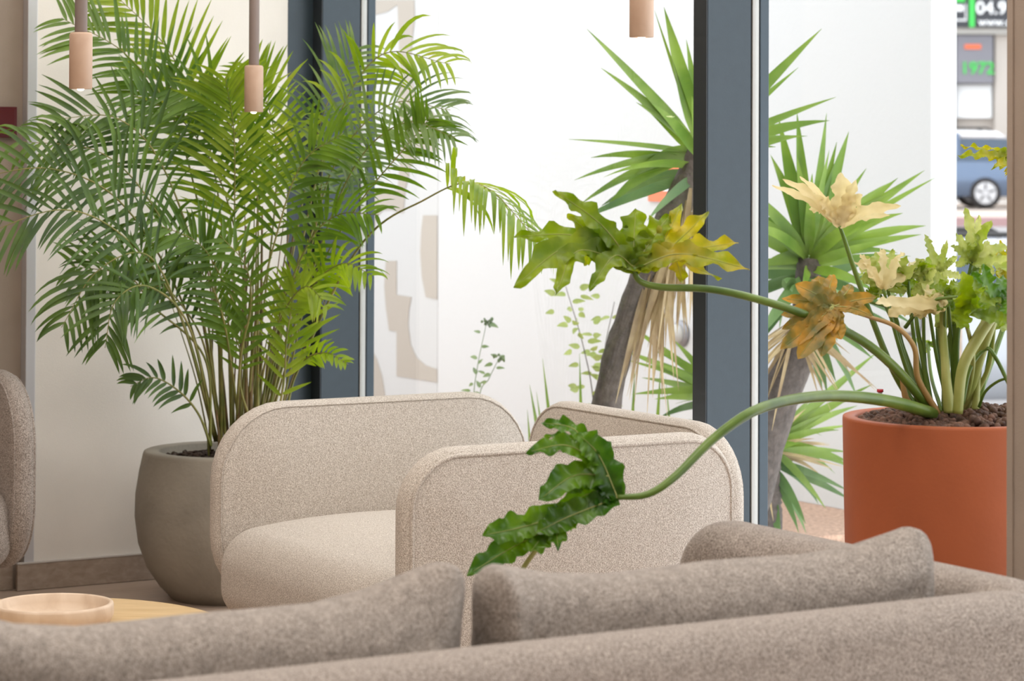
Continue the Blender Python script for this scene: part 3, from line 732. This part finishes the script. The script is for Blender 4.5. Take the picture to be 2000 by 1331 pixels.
# leaf C: amber
s3 = petiole([(1832,808,5.60), (1793,740,5.58), (1786,680,5.55), (1752,640,5.52), (1700,620,5.5), (1628,598,5.45)], px_(13), px_(6), M['petiole_brown'])
blade(s3, M['phil_amber'], (1628,598), [
 ((1600,578),(1553,556),48,.03), ((1590,590),(1527,583),30,.05), ((1585,605),(1525,616),34,.0), ((1585,620),(1527,643),34,-.02), ((1580,640),(1524,683),44,-.05),
 ((1595,650),(1558,702),50,-.06), ((1615,650),(1604,697),44,-.05), ((1632,635),(1643,664),40,-.03), ((1620,565),(1628,536),30,.06), ((1605,570),(1600,540),44,.07),
 ((1650,575),(1664,556),26,.05), ((1665,588),(1712,580),34,.0), ((1665,602),(1704,617),28,-.02), ((1605,610),(1585,640),70,-.01)], 5.45, seed=6, jag=.07, ruf=.002, wscale=.92)
# leaf D: pale, upright
s4 = petiole([(1790,800,5.68), (1745,725,5.66), (1702,620,5.62), (1668,525,5.6), (1650,470,5.6), (1640,442,5.6)], px_(15), px_(6), M['petiole'])
blade(s4, M['phil_pale'], (1640,442), [
 ((1585,395),(1508,362),22,.06), ((1590,385),(1528,350),24,.02), ((1605,385),(1562,345),18,.08), ((1643,385),(1642,337),48,.0), ((1655,395),(1672,352),32,-.02),
 ((1665,400),(1684,380),34,-.02), ((1690,412),(1760,403),30,-.04), ((1680,425),(1738,420),22,.02), ((1610,412),(1580,408),26,.04), ((1618,405),(1600,392),34,.0)], 5.6, seed=8, jag=.26, ruf=.002, vein=False, wscale=.80)
# upright group
def quick(base, via, J, mat, lobes, D, w=13, pm='petiole', seed=0, jag=.25, ruf=.004, w1=6, vein=False):
    s = petiole([(base[0], base[1], 5.68), (via[0], via[1], (D+5.68)/2), (J[0], J[1], D)], px_(w), px_(w1), M[pm])
    blade(s, M[mat], J, lobes, D, seed=seed, jag=jag, ruf=ruf, vein=vein, wscale=.86); return s
def fan(J, tips, w, rnd, k=.55, bend=6):
    return [((J[0]+(t[0]-J[0])*k+rnd.uniform(-bend, bend), J[1]+(t[1]-J[1])*k+rnd.uniform(-bend, bend)), t, w*rnd.uniform(.8, 1.2), rnd.uniform(-.09, .09)) for t in tips]
r7 = random.Random(77)
quick((1800,805), (1760,680), (1733,562), 'phil_lime', fan((1733,562), [(1675,515),(1690,500),(1712,492),(1745,488),(1772,500),(1790,520),(1680,545),(1700,575),(1770,560)], 34, r7), 5.72, seed=31)
quick((1800,805), (1760,690), (1725,565), 'phil_pale', fan((1730,550), [(1680,496),(1720,486),(1766,494),(1795,508),(1668,512)], 20, r7), 5.66, 10, 'petiole', seed=32, jag=.4)
quick((1815,800), (1788,680), (1772,540), 'phil', fan((1772,545), [(1745,520),(1760,580),(1800,560),(1830,520),(1850,505),(1800,510),(1740,560)], 26, r7), 5.75, 11, seed=33)
quick((1850,800), (1832,660), (1834,530), 'phil_lime', fan((1834,530), [(1795,520),(1805,458),(1850,470),(1870,500),(1880,540),(1820,560),(1860,510)], 18, r7, .6, 2), 5.78, 12, seed=34, jag=.1)
quick((1845,800), (1845,690), (1845,600), 'phil_pale', fan((1818,588), [(1710,592),(1735,618),(1760,612),(1795,622),(1810,612),(1830,560),(1770,585)], 34, r7), 5.6, 11, seed=35)
quick((1868,805), (1868,660), (1898,512), 'phil_lime', fan((1898,512), [(1868,455),(1858,480),(1885,405),(1912,420),(1938,430),(1930,470),(1970,482),(1985,500),(1865,520),(1900,455)], 22, r7), 5.62, 22, 'petiole', seed=36)
quick((1880,805), (1900,700), (1878,600), 'phil', fan((1888,612), [(1880,530),(1905,548),(1925,562),(1950,575),(1985,605),(1980,625),(1915,600),(1870,640)], 40, r7), 5.5, 14, 'petiole_pale', seed=37)
quick((1880,805), (1915,690), (1952,590), 'phil_deep', fan((1945,600), [(1900,530),(1920,515),(1960,540),(1985,560),(1990,610),(1930,560),(1960,625)], 34, r7), 5.55, 26, 'petiole_pale', seed=38, w1=20)
quick((1885,805), (1930,720), (1943,638), 'phil_lime', fan((1941,640), [(1925,612),(1950,605),(1970,612),(1985,630)], 26, r7), 5.6, 12, 'petiole_pale', seed=39)
quick((1840,805), (1820,740), (1812,672), 'phil', fan((1826,675), [(1784,664),(1800,688),(1855,668),(1862,678)], 14, r7), 5.85, 9, seed=40)
quick((1860,808), (1850,740), (1832,640), 'phil_lime', fan((1850,610), [(1835,640),(1870,640),(1880,610),(1850,590)], 26, r7), 5.7, 30, 'petiole_pale', seed=41)
quick((1900,806), (1920,760), (1955,552), 'phil_yellow', fan((1955,552), [(1935,480),(1955,470),(1975,480),(1940,510),(1985,520)], 22, r7), 5.75, 10, seed=42)
quick((1820,800), (1792,640), (1790,590), 'phil', fan((1800,590), [(1770,570),(1840,570),(1830,600),(1868,590)], 22, r7), 5.74, 12, seed=43)
quick((1855,800), (1830,700), (1806,548), 'phil_lime', fan((1806,548), [(1770,520),(1790,505),(1830,530),(1845,560),(1780,575),(1815,580),(1850,545)], 30, r7), 5.70, 10, seed=44)
quick((1862,800), (1860,700), (1850,575), 'phil', fan((1850,575), [(1815,560),(1835,545),(1870,550),(1885,580),(1830,605),(1865,615)], 28, r7), 5.64, 11, seed=45)
quick((1895,800), (1925,650), (1925,500), 'phil_lime', fan((1925,500), [(1890,480),(1900,520),(1945,480),(1970,505),(1980,530),(1930,540),(1905,540)], 26, r7), 5.68, 12, seed=46)
quick((1805,800), (1765,680), (1712,560), 'phil', fan((1712,560), [(1680,535),(1700,540),(1735,548),(1750,575),(1690,580)], 24, r7), 5.76, 8, seed=47)
for pts, w0, w1_, m in [
  ([(1855,806,5.6), (1848,740,5.6), (1842,640,5.62), (1838,560,5.65)], 24, 8, 'petiole_pale'),
  ([(1870,808,5.55), (1880,720,5.55), (1910,660,5.55), (1945,605,5.55)], 20, 24, 'petiole_pale'),
  ([(1845,802,5.72), (1850,700,5.72), (1870,620,5.7), (1905,520,5.7)], 14, 20, 'petiole'),
  ([(1880,790,5.6), (1895,720,5.6), (1925,682,5.6), (1945,700,5.58), (1975,760,5.55)], 8, 8, 'petiole'),
  ([(1912,795,5.62), (1925,765,5.6), (1950,745,5.58), (1975,738,5.56)], 6, 5, 'petiole'),
  ([(1905,800,5.65), (1908,760,5.65), (1915,700,5.65), (1918,640,5.66)], 16, 6, 'petiole_pale'),
  ([(1818,802,5.7), (1806,700,5.7), (1804,600,5.7), (1805,540,5.7)], 8, 6, 'petiole'),
  ([(1810,800,5.74), (1765,680,5.72), (1745,610,5.7), (1700,590,5.68)], 8, 6, 'petiole'),
  ([(1768,640,5.66), (1800,600,5.62), (1830,585,5.6), (1870,580,5.58)], 8, 6, 'petiole'),
  ([(1800,806,5.66), (1785,800,5.66), (1770,780,5.66), (1760,735,5.66)], 26, 8, 'petiole_brown')]:
    petiole(pts, px_(w0), px_(w1_), M[m])
# leaf reaching in from behind the pillar
s9 = petiole([(1900,806,5.8), (1960,640,5.9), (2030,420,5.95), (2040,320,5.95), (1998,298,5.95)], px_(12), px_(6), M['petiole'])
blade(s9, M['phil_yellow'], (1990,300), [((1930,290),(1876,286),8,.02), ((1935,302),(1870,304),18,-.03), ((1950,308),(1915,300),20,.0), ((1965,318),(1940,326),22,-.05), ((1975,330),(1965,340),16,-.03)], 5.95, seed=50, jag=.25, vein=False)
# water gauge
wg = P(1719, 793, 5.66)
bm = newbm(); lathe(bm, wg, [(.004, 0), (.0045, .001), (.0045, .028), (.004, .028)], 12); gz = link('water_gauge', bm, M['sign_white'], phil)
bm = newbm(); lathe(bm, wg + Vector((0, 0, .0285)), [(.003, 0), (.007, .0), (.007, .006), (.003, .006)], 12); link('gauge_cap', bm, M['tail'], gz)

# ---------------------------------------------------------------- yuccas outside
def blade_leaf(bm, a, d, L, w, bend, seed, mi=0, fold=.25, face=True):
    rnd = random.Random(seed); G = Vector((0, 0, -1)); n = 9; c = a.copy(); rows = []
    d = d.normalized(); ref = Vector((0, 0, 1)) if abs(d.z) < .9 else Vector((1, 0, 0))
    side0 = d.cross(ref).normalized(); tw = rnd.uniform(-1.1, 1.1)
    if face:
        side0 = d.cross(Vector((rnd.uniform(-.5, .5), -1, rnd.uniform(-.3, .7))))
        side0 = side0.normalized() if side0.length > .05 else d.cross(ref).normalized()
        tw *= .35
    sr = Matrix.Rotation(tw, 3, d); side0 = sr @ side0
    for j in range(n+1):
        s = j/n; wj = w/2*min(1, .45+s*2.2)*(1-s**2.2) if j < n else .0004
        side = (side0-d*side0.dot(d)).normalized(); up = side.cross(d)
        rows.append([c-side*wj+up*wj*fold, c.copy(), c+side*wj+up*wj*fold])
        c = c + d*(L/n); d = (d + G*bend/n).normalized()
    before = len(bm.faces); quad_strip(bm, rows, False)
    bm.faces.ensure_lookup_table()
    for f in bm.faces[before:]: f.material_index = mi
def crown(root, px, py, D, n, L, seed, tilt=(0, 0, 1), low=-.5, mats=('yucca', 'yucca_dark'), w=.045, extra=(), name='leaf_crown', bend=.5):
    rnd = random.Random(seed); c = P(px, py, D); bm = newbm(); ax = Vector(tilt).normalized()
    for i in range(n):
        zf = rnd.uniform(low, 1); a = i*2.399 + rnd.uniform(-.2, .2)
        s = math.sqrt(max(0, 1-zf*zf))
        d = Vector((s*math.cos(a), s*math.sin(a)*.8, zf))
        d = ax.to_track_quat('Z', 'Y') @ d
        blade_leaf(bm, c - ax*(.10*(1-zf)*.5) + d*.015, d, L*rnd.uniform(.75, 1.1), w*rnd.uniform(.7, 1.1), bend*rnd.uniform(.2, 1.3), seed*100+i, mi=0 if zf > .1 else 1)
    for (tx, ty, ln, wd, bd) in extra:
        t = P(tx, ty, D-.02); d = (t-c); l = d.length; d.z += bd*l*.45
        blade_leaf(bm, c + d.normalized()*.02, d, l*1.03, wd, bd, seed*31+int(tx), mi=0)
    return link(name, bm, [M[m] for m in mats], root)
def trunk(root, pts, rads, seed=0):
    bm = newbm(); cur = cat_rom([P(*p) for p in pts], 30); rnd = random.Random(seed)
    k = len(rads)-1
    rr = []
    for i in range(30):
        t = i/29*k; q = min(int(t), k-1); rr.append((rads[q]+(rads[q+1]-rads[q])*(t-q))*rnd.uniform(.93, 1.07))
    cur[0].z = -.02
    tube(bm, cur, rr, 14); return link('trunk', bm, M['bark'], root)
y1p = P(1150, 1130, 8.6); y1 = empty('yucca', Vector((y1p.x, y1p.y, 0))); tag(y1, 'tall yucca outside, leaning up behind the window post with dead leaves on its trunk', 'yucca')
trunk(y1, [(1140,1120,8.6), (1185,790,8.6), (1235,600,8.6), (1310,430,8.6), (1372,300,8.6)], [.055, .048, .042, .05, .05], 1)
crown(y1, 1372, 300, 8.6, 20, .40, 3, tilt=(.15, -.1, 1), low=-.45, extra=[(1160,72,0,.042,.1), (1188,145,0,.036,.2), (1302,34,0,.06,.05), (1285,40,0,.02,.0), (1130,275,0,.022,.1), (1140,352,0,.032,.4), (1150,400,0,.05,.5), (1255,210,0,.03,.3), (1255,350,0,.06,.9), (1590,72,0,.05,.1), (1545,145,0,.03,.1), (1615,198,0,.035,.15), (1500,290,0,.03,.3), (1560,270,0,.03,.3), (1200,420,0,.05,.9)])
bm = newbm(); rnd = random.Random(2)
for i in range(60):
    t = rnd.random(); x = 1250+t*110+rnd.uniform(-10, 25); y = 590-t*230
    c = P(x, y, 8.6+rnd.uniform(-.06, .02)); d = Vector((rnd.uniform(-.35, .15), rnd.uniform(-.3, .1), -1))
    blade_leaf(bm, c, d, rnd.uniform(.22, .42), rnd.uniform(.008, .026), .2, 900+i)
link('dead_leaf_skirt', bm, M['yucca_dry'], y1)
y2p = P(1440, 1120, 8.9); y2 = empty('yucca', Vector((y2p.x, y2p.y, 0))); tag(y2, 'yucca outside the right window pane, green crown on a thick leaning trunk', 'yucca')
trunk(y2, [(1420,1110,8.85), (1490,860,8.85), (1545,720,8.85), (1575,610,8.85), (1580,505,8.85)], [.085, .075, .06, .05, .04], 2)
crown(y2, 1580, 500, 8.85, 40, .38, 5, tilt=(0, -.15, 1), low=-.35, w=.05, extra=[(1525,250,0,.06,.0), (1558,238,0,.05,.0), (1612,240,0,.045,.0), (1652,275,0,.06,.0), (1630,295,0,.04,.0), (1740,360,0,.05,.1), (1790,345,0,.05,.1), (1810,358,0,.03,.15), (1782,462,0,.04,.1), (1500,430,0,.06,.3), (1500,520,0,.05,.4)])
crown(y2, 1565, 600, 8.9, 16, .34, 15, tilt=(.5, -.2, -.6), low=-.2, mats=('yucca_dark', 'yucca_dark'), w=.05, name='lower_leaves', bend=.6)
bm = newbm(); rnd = random.Random(12)
for i in range(26):
    c = P(1555+rnd.uniform(-15, 15), 640+rnd.uniform(-30, 30), 8.8); d = Vector((rnd.choice((-1, 1))*rnd.uniform(.2, 1), rnd.uniform(-.4, .1), -rnd.uniform(.3, .9)))
    blade_leaf(bm, c, d, rnd.uniform(.15, .38), rnd.uniform(.006, .018), .3, 700+i)
link('dead_leaf_skirt', bm, M['yucca_dry'], y2)
y3p = P(1500, 1000, 9.3); y3 = empty('yucca', Vector((y3p.x, y3p.y, 0))); tag(y3, 'low yucca shoots at ground level between the window post and terracotta pot', 'yucca')
trunk(y3, [(1500,1010,9.3), (1500,950,9.3), (1502,880,9.3)], [.05, .045, .04], 3)
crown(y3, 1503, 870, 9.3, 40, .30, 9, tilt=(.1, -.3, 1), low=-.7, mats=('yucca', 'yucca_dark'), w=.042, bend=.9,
      extra=[(1660,800,0,.04,.3), (1690,760,0,.04,.2), (1650,835,0,.03,.3), (1640,900,0,.05,.3), (1600,985,0,.03,.4), (1700,700,0,.04,.1)])
crown(y3, 1500, 880, 9.28, 14, .26, 19, tilt=(.4, -.4, .2), low=-.6, mats=('yucca_dry', 'yucca_dry'), w=.02, name='dry_leaves', bend=.7)
y4p = P(1400, 1000, 9.4); y4 = empty('yucca', Vector((y4p.x, y4p.y, 0))); tag(y4, 'young yucca hidden behind the window post, leaves pointing left below the trunk', 'yucca')
trunk(y4, [(1400,1010,9.4), (1400,900,9.4), (1400,760,9.4)], [.03, .03, .03], 4)
crown(y4, 1400, 760, 9.4, 34, .27, 23, tilt=(-.1, -.1, 1), low=-.4, w=.038, extra=[(1228,690,0,.035,.1), (1235,640,0,.03,.0), (1225,705,0,.02,.1), (1250,770,0,.03,.1)])
# shrub, weeds, grass
def sprig(root, pts, D, nleaf, ll, lw, mat, seed, stem='petiole', spread=1, sr=.0035, name='twig'):
    rnd = random.Random(seed); cur = cat_rom([P(x, y, D) for x, y in pts], 24); bm = newbm(); tube(bm, cur, [sr*(1-.6*i/23) for i in range(24)], 6)
    link(name, bm, M[stem], root); bm = newbm()
    for i in range(nleaf):
        t = .12+.88*(i+.5)/nleaf; c = cur[min(23, int(t*24))]
        a = rnd.uniform(0, 6.28); d = Vector((math.cos(a), .5*math.sin(a), rnd.uniform(-.2, .5)))
        c2 = c + d.normalized()*rnd.uniform(.0, .09)*spread
        blade_leaf(bm, c2, d, ll*rnd.uniform(.7, 1.2), lw*rnd.uniform(.7, 1.2), .4, seed*50+i)
    link('leaves', bm, M[mat], root)
sp = P(1165, 1040, 9.9); sh = empty('shrub', Vector((sp.x, sp.y, 0))); tag(sh, 'thin shrub with small pale green leaves against the white wall, left of the yucca trunk', 'shrub')
sprig(sh, [(1165,1022),(1160,800),(1140,680),(1105,560)], 9.9, 52, .05, .024, 'shrub', 5, 'bark', .9)
sprig(sh, [(1165,1022),(1190,820),(1180,700),(1200,590)], 9.95, 34, .045, .022, 'shrub', 6, 'bark', .8)
gp = P(1070, 1030, 9.6); gr = empty('grass_clump', Vector((gp.x, gp.y, 0))); tag(gr, 'clump of long grass blades outside, between the two beige chair backs', 'grass')
for i, (x0, y0, x1, y1_, w) in enumerate([(1100,1040,1060,700,.022), (1085,1040,1035,752,.028), (1085,1040,1048,765,.02), (1140,1040,1132,690,.022), (1155,1040,1175,740,.03), (1050,1040,1030,800,.02), (1060,1040,1075,820,.02), (1225,1040,1240,715,.022), (1270,1040,1290,720,.025), (1330,1040,1300,735,.02)]):
    bm = newbm(); a = P(x0, y0, 9.6); b = P(x1, y1_, 9.6); a.z = 0; blade_leaf(bm, a, b-a, (b-a).length, w, .02, 300+i); link('grass_blade', bm, M['yucca'], gr)
wp = P(935, 1030, 9.7)
for i, (pts, lab) in enumerate([([(930,1030),(925,800),(932,720),(950,632)], 'taller thin weed with a bud head outside, left of the grass'), ([(935,1030),(935,790),(955,740),(975,700)], 'shorter bent weed with a bud head outside, right of the taller weed')]):
    base = P(pts[0][0], pts[0][1], 9.7+.12*i); w = empty('weed', Vector((base.x, base.y, 0))); tag(w, lab, 'weed')
    sprig(w, pts, 9.7+.12*i, 12, .035, .016, 'palm_grey', 60+i, 'palm_grey', .25, .0028, 'stem')
    rnd = random.Random(i); bm = newbm(); c = P(pts[-1][0], pts[-1][1], 9.7+.12*i)
    for k in range(14):
        bmesh.ops.create_icosphere(bm, subdivisions=1, radius=rnd.uniform(.004, .008), matrix=Matrix.Translation(c + Vector((rnd.uniform(-.02, .02), rnd.uniform(-.015, .015), rnd.uniform(-.012, .018)))))
    link('bud_head', bm, M['palm_grey'], w)

# things on the white wall
q0 = PW(1303, 350, AW-.002); qa, qb, qz = (q0-O).dot(U), (q0-O).dot(FV), q0.z
sg = empty('notice_board', q0); tag(sg, 'orange notice with a white and blue middle on the white wall behind the yucca crown', 'notice')
bm = newbm(); rbox(bm, AW-.012, AW-.0005, qb-.13, qb+.13, qz-.095, qz+.075, .002); link('board', bm, M['sign_orange'], sg, False)
bm = newbm(); rbox(bm, AW-.014, AW-.0122, qb-.06, qb+.12, qz-.05, qz+.035); link('white_field', bm, M['sign_white'], sg, False)
bm = newbm(); rbox(bm, AW-.016, AW-.0142, qb+.01, qb+.06, qz-.01, qz+.02); link('blue_mark', bm, M['sign_blue'], sg, False)
for (x, y, r, lab) in [(1332, 652, .055, 'round grey fixture on the white wall, behind the dead yucca leaves'), (1783, 628, .055, 'round grey fixture on the white wall, behind the philodendron stalks')]:
    c = PW(x, y, AW-.0005); root = empty('wall_fixture', c); tag(root, lab, 'wall fixture', 'round grey wall fixtures')
    Mx = Matrix.Translation(c) @ (-U).to_track_quat('Z', 'Y').to_matrix().to_4x4()
    bm = newbm(); lathe(bm, (0, 0, 0), [(.01, 0), (r, 0), (r, .012), (r-.01, .02), (r-.02, .02), (.01, .02)], 32); bm.transform(Mx); link('ring', bm, M['grey_metal'], root)
    bm = newbm(); lathe(bm, (0, 0, .02), [(r*.75, 0), (r*.7, .015), (r*.5, .03), (r*.2, .038), (.002, .04)], 32); bm.transform(Mx); link('dome', bm, M['spacer'], root)

# ---------------------------------------------------------------- street
def sbox(bm, x0, x1, y0, y1, z0, z1, bev=0): box(bm, ((x0+x1)/2, (y0+y1)/2, (z0+z1)/2), (x1-x0, y1-y0, z1-z0), None, bev)
XL = lambda px, D: P(px, 300, D).x
ZZ = lambda py, D: P(1920, py, D).z
bm = newbm()
v = [bm.verts.new(c) for c in [(1.5, 11.5, -.9), (14, 11.5, -.9), (14, 30, -.9), (1.5, 30, -.9)]]; bm.faces.new(v)
v2 = [bm.verts.new(c) for c in [(22, 45.5, -.03), (1.5, 45.5, -.03)]]
v3 = bm.verts.new((22, 30, -.9)); bm.faces.new((v[3], v[2], v3, v2[0], v2[1]))
o = struct('ground_street', fix(bm), M['asphalt'])
bm = newbm(); sbox(bm, 1.5, 22, 45.5, 46.0, -.4, ZZ(428, 45.5)+.02); o = struct('kerb_street', bm, M['kerb'])
bm = newbm(); sbox(bm, 1.5, 26, 46.0, 62, -.5, -.005); struct('ground_pavement', bm, M['pavement'])
# shop front
D = 62; bld = empty('shop_building', Vector((XL(1900, D), D, 0))); tag(bld, 'shop front across the street with dark sign band and grey pillar', 'building')
bm = newbm(); sbox(bm, 4, 22, D+.6, D+4, 0, 9); link('shop_wall', bm, M['render_wall'], bld, False)
bm = newbm(); sbox(bm, XL(1846, D), XL(1944, D), D+.45, D+.595, ZZ(230, D), ZZ(165, D)); link('white_panel', bm, M['sign_white'], bld, False)
bm = newbm(); sbox(bm, 4, 20, D+.1, D+.595, ZZ(66, D), ZZ(55, D)); link('sign_ledge', bm, M['spacer'], bld, False)
bm = newbm(); sbox(bm, XL(1948, D), XL(2010, D), D+.3, D+.595, 0, ZZ(66, D)-.005); link('pillar', bm, M['render_wall'], bld, False)
bm = newbm(); sbox(bm, XL(1860, D), XL(1872, D), D+.3, D+.595, 0, ZZ(66, D)-.005); link('downpipe', bm, M['sign_black'], bld, False)
def text(name, s, size, px, py, D, m, parent):
    cu = bpy.data.curves.new(name, 'FONT'); cu.body = s; cu.size = size; cu.extrude = .01; cu.offset = size*.012
    ob = bpy.data.objects.new(name, cu); COL.objects.link(ob)
    bpy.context.view_layer.update(); dg = bpy.context.evaluated_depsgraph_get()
    me = bpy.data.meshes.new_from_object(ob.evaluated_get(dg)); bpy.data.objects.remove(ob)
    bm = newbm(); bm.from_mesh(me); bm.transform(Matrix.Translation(P(px, py, D)) @ Matrix.Rotation(math.pi/2, 4, 'X'))
    link(name, bm, m, parent, False)
D2 = 61.9
sgn = empty('sign_board', Vector((XL(1920, D2), D2, ZZ(54, D2)))); tag(sgn, 'dark shop sign with green bar and white phone number above the parked cars', 'sign')
bm = newbm(); sbox(bm, XL(1800, D2), XL(2120, D2), D2+.02, D2+.15, ZZ(53, D2), ZZ(-60, D2)); link('sign_panel', bm, M['sign_black'], sgn, False)
bm = newbm(); sbox(bm, XL(1893, D2), XL(1903, D2), D2-.02, D2+.015, ZZ(53, D2), ZZ(-60, D2)); link('green_bar', bm, M['sign_green'], sgn, False)
bm = newbm(); sbox(bm, XL(1855, D2), XL(1887, D2), D2-.02, D2+.015, ZZ(41, D2), ZZ(38, D2)); sbox(bm, XL(1885, D2), XL(1887, D2), D2-.02, D2+.015, ZZ(38, D2), ZZ(8, D2)); sbox(bm, XL(1855, D2), XL(1881, D2), D2-.02, D2+.015, ZZ(22, D2), ZZ(10, D2)); link('white_emblem', bm, M['sign_white'], sgn, False)
bm = newbm(); sbox(bm, XL(1855, D2), XL(1884, D2), D2-.02, D2+.015, ZZ(4, D2), ZZ(-30, D2)); link('green_emblem', bm, M['sign_green'], sgn, False)
text('phone_number', '04.91.9', .41, 1906, 27, D2-.01, M['sign_white'], sgn)
text('web_address', 'www.dev', .26, 1911, 50, D2-.01, M['sign_white'], sgn)
sgn2 = empty('window_sign', Vector((XL(1907, D2), D2, ZZ(160, D2)))); tag(sgn2, 'dark grey window sign reading 1972 in green under the phone number', 'sign')
bm = newbm(); sbox(bm, XL(1873, D2), XL(1944, D2), D2+.3, D2+.40, ZZ(162, D2), ZZ(68, D2)); link('sign_panel', bm, M['sign_grey'], sgn2, False)
text('year', '1972', .39, 1876, 144, D2+.28, M['sign_green'], sgn2)
bm = newbm(); sbox(bm, XL(1888, D2), XL(1920, D2), D2+.27, D2+.295, ZZ(95, D2), ZZ(86, D2)); link('orange_mark', bm, M['sign_orange'], sgn2, False)

def car(name, label, body, origin, heading, L=4.3, Wd=1.8, Hh=1.6, group=None, roofm=None):
    root = empty(name, origin, heading); tag(root, label, 'car', group)
    bpy.context.view_layer.update()
    def prof(pts, w, topw=None, z_split=None):
        bm = newbm(); rings = []
        for s in (-1, -.92, .92, 1):
            f = .97 if abs(s) == 1 else 1
            rings.append([Vector((x*f, s*(w if (z_split is None or z < z_split) else topw), (z-.6)*f+.6)) for x, z in pts])
        quad_strip(bm, rings, True, True); return fix(bm)
    h = Hh
    lower = [(-L/2, .35), (-L/2-.02, .55), (-L/2+.03, .88), (-L/2+.2, .98), (L/2-1.15, .98), (L/2-.15, .80), (L/2, .62), (L/2, .35), (L/2-.1, .25), (-L/2+.1, .25)]
    link('body', prof(lower, Wd/2), body, root, True, False)
    cab = [(-L/2+.08, .97), (-L/2+.30, h-.13), (-L/2+.55, h-.05), (L/2-1.9, h-.05), (L/2-1.1, .97)]
    link('window_glass', prof(cab, Wd/2-.06, Wd/2-.20, 1.1), M['car_glass'], root, False, False)
    roof = [(-L/2+.28, h-.15), (-L/2+.50, h-.02), (-L/2+1.2, h), (L/2-2.2, h-.01), (L/2-1.75, h-.10), (L/2-1.9, h-.13), (-L/2+.5, h-.14)]
    link('roof', prof(roof, Wd/2-.19), roofm or body, root, True, False)
    for x in (-L/2+.12, -L/2+1.25, L/2-2.1):
        bm = newbm()
        for s in (-1, 1): box(bm, (x+.09, s*(Wd/2-.12), (h+.95)/2), (.10, .05, h-1.05), None, .01)
        link('pillar', bm, body, root, False, False)
    for x in (-L/2+.78, L/2-.82):
        for s in (-1, 1):
            Mx = Matrix.Translation((x, s*(Wd/2-.09), .33)) @ Matrix.Rotation(math.pi/2, 4, 'X')
            bm = newbm(); lathe(bm, (0, 0, -.11), [(.2, .0), (.30, .0), (.33, .03), (.33, .19), (.30, .22), (.2, .22)], 36); bm.transform(Mx)
            wl = link('wheel', bm, M['tyre'], root, True, False)
            bm = newbm()
            for k in range(5):
                box(bm, (0, .11, 0), (.055, .20, .236), Matrix.Rotation(k*2*math.pi/5, 4, 'Z'), .01)
            lathe(bm, (0, 0, -.11), [(.19, -.008), (.225, -.008), (.225, .228), (.19, .228)], 30); lathe(bm, (0, 0, -.11), [(.01, -.012), (.06, -.012), (.06, .232), (.01, .232)], 20)
            bm.transform(Mx); link('rim', bm, M['rim'], wl, False, False)
    for s in (-1, 1):
        bm = newbm(); box(bm, (-L/2+.0, s*(Wd/2-.16), .80), (.12, .26, .24), None, .03); link('tail_light', bm, M['tail'], root, False, False)
        bm = newbm(); box(bm, (L/2-.04, s*(Wd/2-.22), .66), (.14, .34, .14), None, .03); link('headlight', bm, M['sign_white'], root, False, False)
    bm = newbm(); box(bm, (-L/2-.01, 0, .45), (.1, Wd*.9, .18), None, .04); link('rear_bumper', bm, M['leg'], root, False, False)
    for s in (-1, 1):
        bm = newbm(); tube(bm, [Vector((-L/2+.6, s*(Wd/2-.3), h)), Vector((-L/2+.7, s*(Wd/2-.3), h+.05)), Vector((L/2-2.3, s*(Wd/2-.3), h+.05)), Vector((L/2-2.2, s*(Wd/2-.3), h))], .022, 8); link('roof_rail', bm, M['leg'], root, True, False)
    return root
D3 = 56
xw = XL(1923, D3)
car('car', 'blue grey estate car parked across the street, rear wheel showing past the white wall', M['car_blue'], Vector((xw+.78-4.3/2 , D3+.8, 0)), math.pi, Hh=1.62, roofm=M['car_white'])
car('car', 'white car parked to the right of the blue grey car, red tail light showing', M['car_white'], Vector((XL(1950, 59)+2.2, 59.3, 0)), 0, Hh=1.6)
D4 = 21.5
car('car', 'near silver car parked beyond the white wall, low behind the philodendron', M['car_silver'], Vector((XL(1925, D4)+.6, D4+1.0, -.9)), .25, Hh=1.5)
bm = newbm(); pw = P(1868, 600, 14.5); box(bm, (pw.x, pw.y, (-.9+ZZ(585, 14.5))/2), (.055, .055, ZZ(585, 14.5)+.9), None, .008)
tag(link('post', bm, M['wood_post'], None, False), 'weathered beige post beyond the corner of the white wall', 'post')
